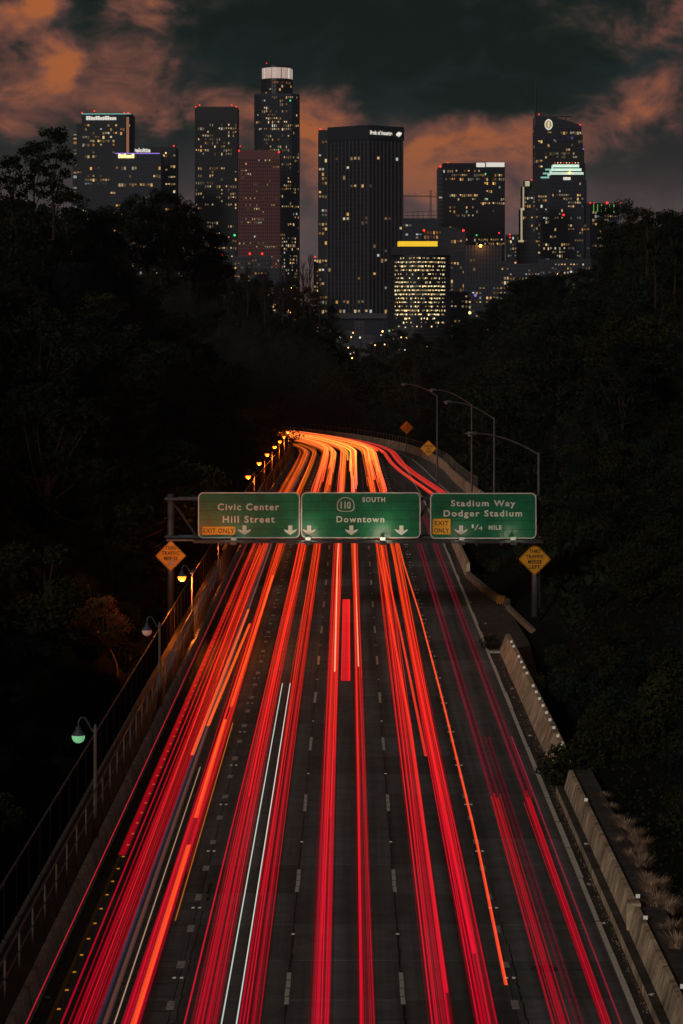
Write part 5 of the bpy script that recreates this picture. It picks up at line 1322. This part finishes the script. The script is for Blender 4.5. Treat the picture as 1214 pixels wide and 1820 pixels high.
# 14 sail-topped tower with spire
Y = 2600; b = bldg('sail_topped_tower', 1000, Y, 'curved glass tower with slim spire and glowing oval emblem')
prof = [(1046, 600), (1046, 440), (1045, 400), (1043, 350), (1040, 300), (1037, 262), (1032, 222)]
nseg = 0
def xr_at(y): return float(np.interp(y, [222, 262, 300, 350, 400, 440, 600], [1032, 1037, 1040, 1043, 1045, 1046, 1046]))
zs_ = [600, 520, 460, 410, 360, 320, 290, 262, 240, 223]
for i in range(len(zs_) - 1):
    yb_, yt_ = zs_[i], zs_[i + 1]; xx = xr_at((yb_ + yt_) / 2)
    tower_body(b, rect_poly(952, xx, Y, 40), max(0, bz(yb_, Y)), bz(yt_, Y), 'glass_a', 'frame_a', fh=4.2, bay=3.0, fin=.15, fin_w=.4, p=.10 if yt_ > 250 else .02, seed=30 + i, name='storeys',
               rows=[(240, 247, 960, 1030, .35, .35, (.45, .2, .9)), (264, 270, 1005, 1016, .7, .7), (271, 277, 962, 1032, .5, .45), (279, 284, 970, 1030, .3, .9), (297, 330, 0, 1, 0, 0)])
m_ = MB(); n = 16; x0_, x1_ = bx(952, Y), bx(1032, Y)
top = [(bx(952, Y), bz(206, Y))] + [(bx(952 + 80 * t, Y), bz(206 + 17 * t ** 2.1, Y)) for t in [i / n for i in range(1, n + 1)]]
pts = [(x0_, bz(223, Y))] + [(x1_, bz(223, Y))] + top[::-1]; plate(m_, pts, Y, Y + 40); m_.build('sail_top', 'glass_b', b)
m_ = MB()
for i in range(6):
    yy_ = 209 + i * 5.5
    xe = 952 + 80 * min(1, max(0, (yy_ - 206) / 17)) ** (1 / 2.1) - 2; m_.box(bx(954, Y), bx(min(xe, 1031), Y), Y - .25, Y - .02, bz(yy_, Y) - .25, bz(yy_, Y) + .25)
m_.build('top_grid', 'frame_b', b)
for i in range(10):
    t = 954 + i * 8.4; yy_ = 206 + 17 * ((t - 952) / 80) ** 2.1
    m_ = MB(); m_.box(bx(t, Y) - .25, bx(t, Y) + .25, Y - .4, Y - .27, bz(238, Y), bz(yy_ + 1, Y)); m_.build('top_mullion', 'frame_b', b)
m_ = MB(); m_.bar((bx(953, Y), Y + 4, bz(232, Y)), (bx(953, Y), Y + 4, bz(165, Y)), 1.3, 8, 1.0); m_.bar((bx(953, Y), Y + 4, bz(165, Y)), (bx(953, Y), Y + 4, bz(127, Y)), .9, 6, .25); m_.build('spire', 'frame_a', b)
m_ = MB(); m_.bar((bx(953, Y), Y + 3, bz(225, Y)), (bx(953, Y), Y + 3, bz(207, Y)), 1.4, 8); m_.build('spire_base', 'frame_pale', b)
ov = [(math.copysign(abs(math.cos(a)) ** 1.25, math.cos(a)), math.copysign(abs(math.sin(a)) ** .9, math.sin(a))) for a in [2 * math.pi * i / 24 for i in range(24)]]
ox, oz = bx(975, Y), bz(221.5, Y)
def oring(name, r1, r2, m): 
    q_ = MB(); ring(q_, [(ox + u * r1 * 4.2, oz + v * r1 * 5.8) for u, v in ov], [(ox + u * r2 * 4.2, oz + v * r2 * 5.8) for u, v in ov], Y - 1.2, Y - .5); return q_.build(name, m, b)
em_o = oring('emblem', 1.0, .74, 'white_sign')
q_ = MB(); plate(q_, [(ox + u * 2.9, oz + v * 4.1) for u, v in ov], Y - .9, Y - .5); q_.build('emblem_field', mat('emblem_gold', (.5, .35, .12), .5, emit=(.75, .48, .14), estr=.35), b)
q_ = MB(); plate(q_, rrect(ox - .7, ox + .7, oz - 3.2, oz + 3.2, .6), Y - 1.15, Y - .95); q_.build('emblem_bar', 'white_sign', b)
for x_, y_, l_, s_ in ((962, 203, 10, 0), (985, 207, 14, 0), (1006, 208, 22, -.13)):
    m_ = MB(); m_.bar((bx(x_ - l_ / 2, Y), Y + 6, bz(y_ - s_ * -l_ / 2, Y)), (bx(x_ + l_ / 2, Y), Y + 6, bz(y_ + s_ * l_ / 2, Y)), .6, 5); m_.bar((bx(x_, Y), Y + 6, bz(y_, Y)), (bx(x_, Y), Y + 6, bz(y_ + 5, Y)), .6, 5); m_.build('roof_crane', 'frame_a', b)
beacon(b, 958, 203.5, Y, 1.1); beacon(b, 1031, 222, Y, 1.2); beacon(b, 985, 249, Y, 1.2, 'violet_line'); beacon(b, 1037, 265, Y, 1.4, 'violet_line')
# 15 terraced crown tower
Y = 2450; b = bldg('terraced_tower', 1006, Y, 'tower with three pale lit terraces, standing before the curved glass tower')
box_tower(b, 977, 1037, 315, Y, 36, glass='glass_a', frame='frame_b', fh=4, bay=2.7, fin=.3, fin_w=.7, p=.09, seed=50, rows=[(319, 326, 0, 1, 0, 0), (326, 332, 978, 992, .8, 1.1), (326, 332, 1022, 1036, .8, 1.0), (333, 338, 0, 1, 0, 0)])
box_tower(b, 965, 977, 380, Y + 6, 28, glass='glass_a', frame='frame_b', fh=4, bay=3, p=.10, seed=51, name='side_wing'); box_tower(b, 1037, 1048, 362, Y + 6, 28, glass='glass_a', frame='frame_b', fh=4, bay=3, p=.08, seed=52, name='side_wing')
for (x0_, x1_, y0_, y1_, d_) in ((978, 1037, 306, 310.5, 0), (981, 1034, 299, 303.5, 4), (984, 1030.5, 291.5, 296.5, 8)):
    m_ = MB(); m_.box(bx(x0_, Y), bx(x1_, Y), Y + d_ - 1, Y + 34 - d_, bz(y1_, Y), bz(y0_, Y)); m_.build('lit_terrace', 'mint_band', b)
    m_ = MB(); m_.box(bx(x0_ + 1, Y), bx(x1_ - 1, Y), Y + d_ + .5, Y + 34 - d_, bz(y1_ + 4.5, Y), bz(y1_, Y)); m_.build('terrace_storey', 'glass_a', b)
strip(b, 'lit_sign', 'white_sign', 1001, 1014, 315, 320, Y, 1.5); 
for i in range(9): beacon(b, 986 + i * 5.2, 289.5, Y + 8, .8, 'hot_sign' if i % 3 else 'red_lamp')
beacon(b, 1012.5, 307, Y - 3, 1.6, 'star'); beacon(b, 1001.5, 382, Y, 1.8)
for (x0_, x1_, y0_, y1_) in ((969, 979, 300, 303), (965, 976, 307, 310), (961, 976, 314, 317)): strip(b, 'lit_terrace', mat('teal_lit', (.3, .7, .6), .4, emit=(.25, .6, .5), estr=.6), x0_, x1_, y0_, y1_, Y - 2, 1)
# 16 stepped lit tower
Y = 2350; b = bldg('stepped_tower', 936, Y, 'slim stepped tower whose left edge glows pale yellow')
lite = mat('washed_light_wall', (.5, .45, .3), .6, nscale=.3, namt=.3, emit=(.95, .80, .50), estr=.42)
for (x0_, yt_, sd) in ((933, 321, 60), (928.5, 331, 61), (925, 372, 62), (921, 428, 63)):
    box_tower(b, x0_, 951, yt_, Y + (0 if x0_ < 926 else 2) - (x0_ - 921) * -.3, 20, glass='glass_b', frame='frame_c', fh=4, bay=2.6, fin=.3, fin_w=.6, band=1.2, p=.05, seed=sd, name='stage')
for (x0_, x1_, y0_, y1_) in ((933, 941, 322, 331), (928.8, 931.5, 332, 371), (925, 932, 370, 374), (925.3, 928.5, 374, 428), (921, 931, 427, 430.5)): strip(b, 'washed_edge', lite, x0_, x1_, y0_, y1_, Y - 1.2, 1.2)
beacon(b, 945, 320, Y, 1.0)
# 17 green finned
Y = 2500; b = bldg('office_block', 1075, Y, 'low block with green glowing fins left of the right hillside trees')
box_tower(b, 1048, 1100, 362, Y, 30, glass='glass_b', frame='frame_b', fh=4, bay=3, p=.12, seed=70, cap=1, rows=[(362, 378, 0, 1, 0, 0)])
for x_ in (1055, 1062, 1069, 1076, 1083, 1091): strip(b, 'green_fin', 'green_line', x_ - .45, x_ + .45, 363, 378, Y, 1.4)
for x_, r_ in ((1049, 1.3), (1056, .8), (1079, 2.4), (1103, 1.0)): beacon(b, x_, 361, Y, r_)
# low blocks behind the trees, left of centre
lows = [(415, 446, 457, 1900, 'frame_pale', .25, 'pale low block behind the treetops under the red grid tower'), (446, 480, 455, 1950, 'frame_pale', .18, 'pale square-windowed block under the tallest tower'), (366, 415, 443, 2100, 'frame_b', .15, 'dim blue block with red lamps at the left treeline'),
        (452, 515, 532, 1500, 'frame_a', .6, 'low lit block glimpsed through the left treetops'), (480, 506, 478, 1800, 'frame_b', .15, 'small dim block at the foot of the tallest tower'), (800, 832, 520, 1700, 'frame_b', .25, 'low block right of the yellow-topped building'), (832, 900, 508, 1800, 'frame_b', .2, 'broad low block at the foot of the finned grey block'),
        (905, 960, 470, 2000, 'frame_b', .22, 'low block left of the curved glass tower base'), (958, 1050, 462, 2100, 'frame_b', .22, 'broad lit block at the base of the curved glass tower'), (600, 640, 590, 1150, 'frame_pale', .08, 'low pale flat-roofed building in the valley gap'), (640, 664, 597, 1200, 'frame_pale', .08, 'small mauve building in the valley gap'),
        (692, 735, 593, 1250, 'frame_pale', .15, 'pinkish low house at the right of the valley gap'), (632, 646, 572, 1350, 'frame_pale', .35, 'tiny lit pavilion below the ribbed tower'), (606, 636, 612, 1000, 'frame_pale', .04, 'dim pale house in the valley just above the trees'), (703, 724, 583, 1300, 'frame_pale', .08, 'small grey gabled block under the yellow-topped building')]
for i, (x0_, x1_, yt_, Y_, fr, p_, lab) in enumerate(lows):
    b = thing('low_block', (bx(x0_, Y_), Y_, 0), lab, 'building')
    box_tower(b, x0_, x1_, yt_, Y_, 18, z0=-1, glass='glass_b', frame=fr, fh=3.6, bay=3.2 if Y_ > 1400 else 2.6, fin=.25, fin_w=1.1, band=1.5, p=p_ * 1.0, seed=80 + i, cap=1.0)
pts_l = [(379, 452, 'red_lamp'), (395, 452, 'red_lamp'), (444, 451, 'red_lamp'), (466, 451, 'red_lamp'), (399, 480, 'hot_sign'), (555, 580, 'red_lamp'), (376, 473, 'red_lamp'), (497, 568, 'hot_sign'), (629, 627, 'hot_sign'), (588, 588, 'white_sign'), (680, 589, 'hot_sign'), (700, 601, 'hot_sign'), (640, 600, 'white_sign'), (604, 600, 'white_sign'), (722, 601, 'hot_sign'), (692, 588, 'lens_glow'), (1015, 483, 'white_sign'), (1035, 484, 'cyan_line'), (1003, 486, 'hot_sign'), (990, 487, 'hot_sign'), (835, 556, 'hot_sign'), (845, 525, 'violet_line'), (512, 540, 'lamp_green'), (522, 508, 'lamp_green'), (417, 418, 'lamp_green')]
for i, (x_, y_, m__) in enumerate(pts_l):
    Y_ = 1440 if y_ > 500 else 1880
    if 600 < x_ < 740 and y_ > 560: Y_ = 980
    X, _, Z = px(x_, y_, Y_); r = .9 if Y_ > 1000 else .45
    t_ = thing('street_lamp', (X, Y_, 0), 'small distant street lamp glowing among the low city blocks', 'street lamp', 'distant lamps at the foot of the city')
    m_ = MB(); m_.bar((X, Y_, -1), (X, Y_, Z - r), .15, 4); m_.build('pole', 'frame_a', t_)
    m_ = MB(); m_.lathe([(0, Z + r), (r * .7, Z + r * .7), (r, Z), (r * .7, Z - r * .7), (0, Z - r)], X, Y_, 8); m_.build('lamp_head', m__, t_, True)

random.seed(77)
for i in range(22):
    if i < 12: x_, y_, Y_, r = random.uniform(598, 742), random.uniform(580, 640), 835, .26
    else: x_, y_, Y_, r = random.uniform(385, 560), random.uniform(475, 560), 700, .2
    X, _, Z = px(x_, y_, Y_)
    t_ = thing('street_lamp', (X, Y_, 0), 'tiny warm lamp glimpsed ' + ('in the valley gap below the towers' if i < 12 else 'through the treetops under the tallest tower'), 'street lamp', 'tiny lamps between the trees and the city')
    m_ = MB(); m_.bar((X, Y_, -1), (X, Y_, Z - r), .08, 4); m_.build('pole', 'frame_a', t_)
    m_ = MB(); m_.lathe([(0, Z + r), (r * .7, Z + r * .7), (r, Z), (r * .7, Z - r * .7), (0, Z - r)], X, Y_, 6); m_.build('lamp_head', random.choice(('hot_sign', 'hot_sign', 'star', 'white_sign')), t_, True)
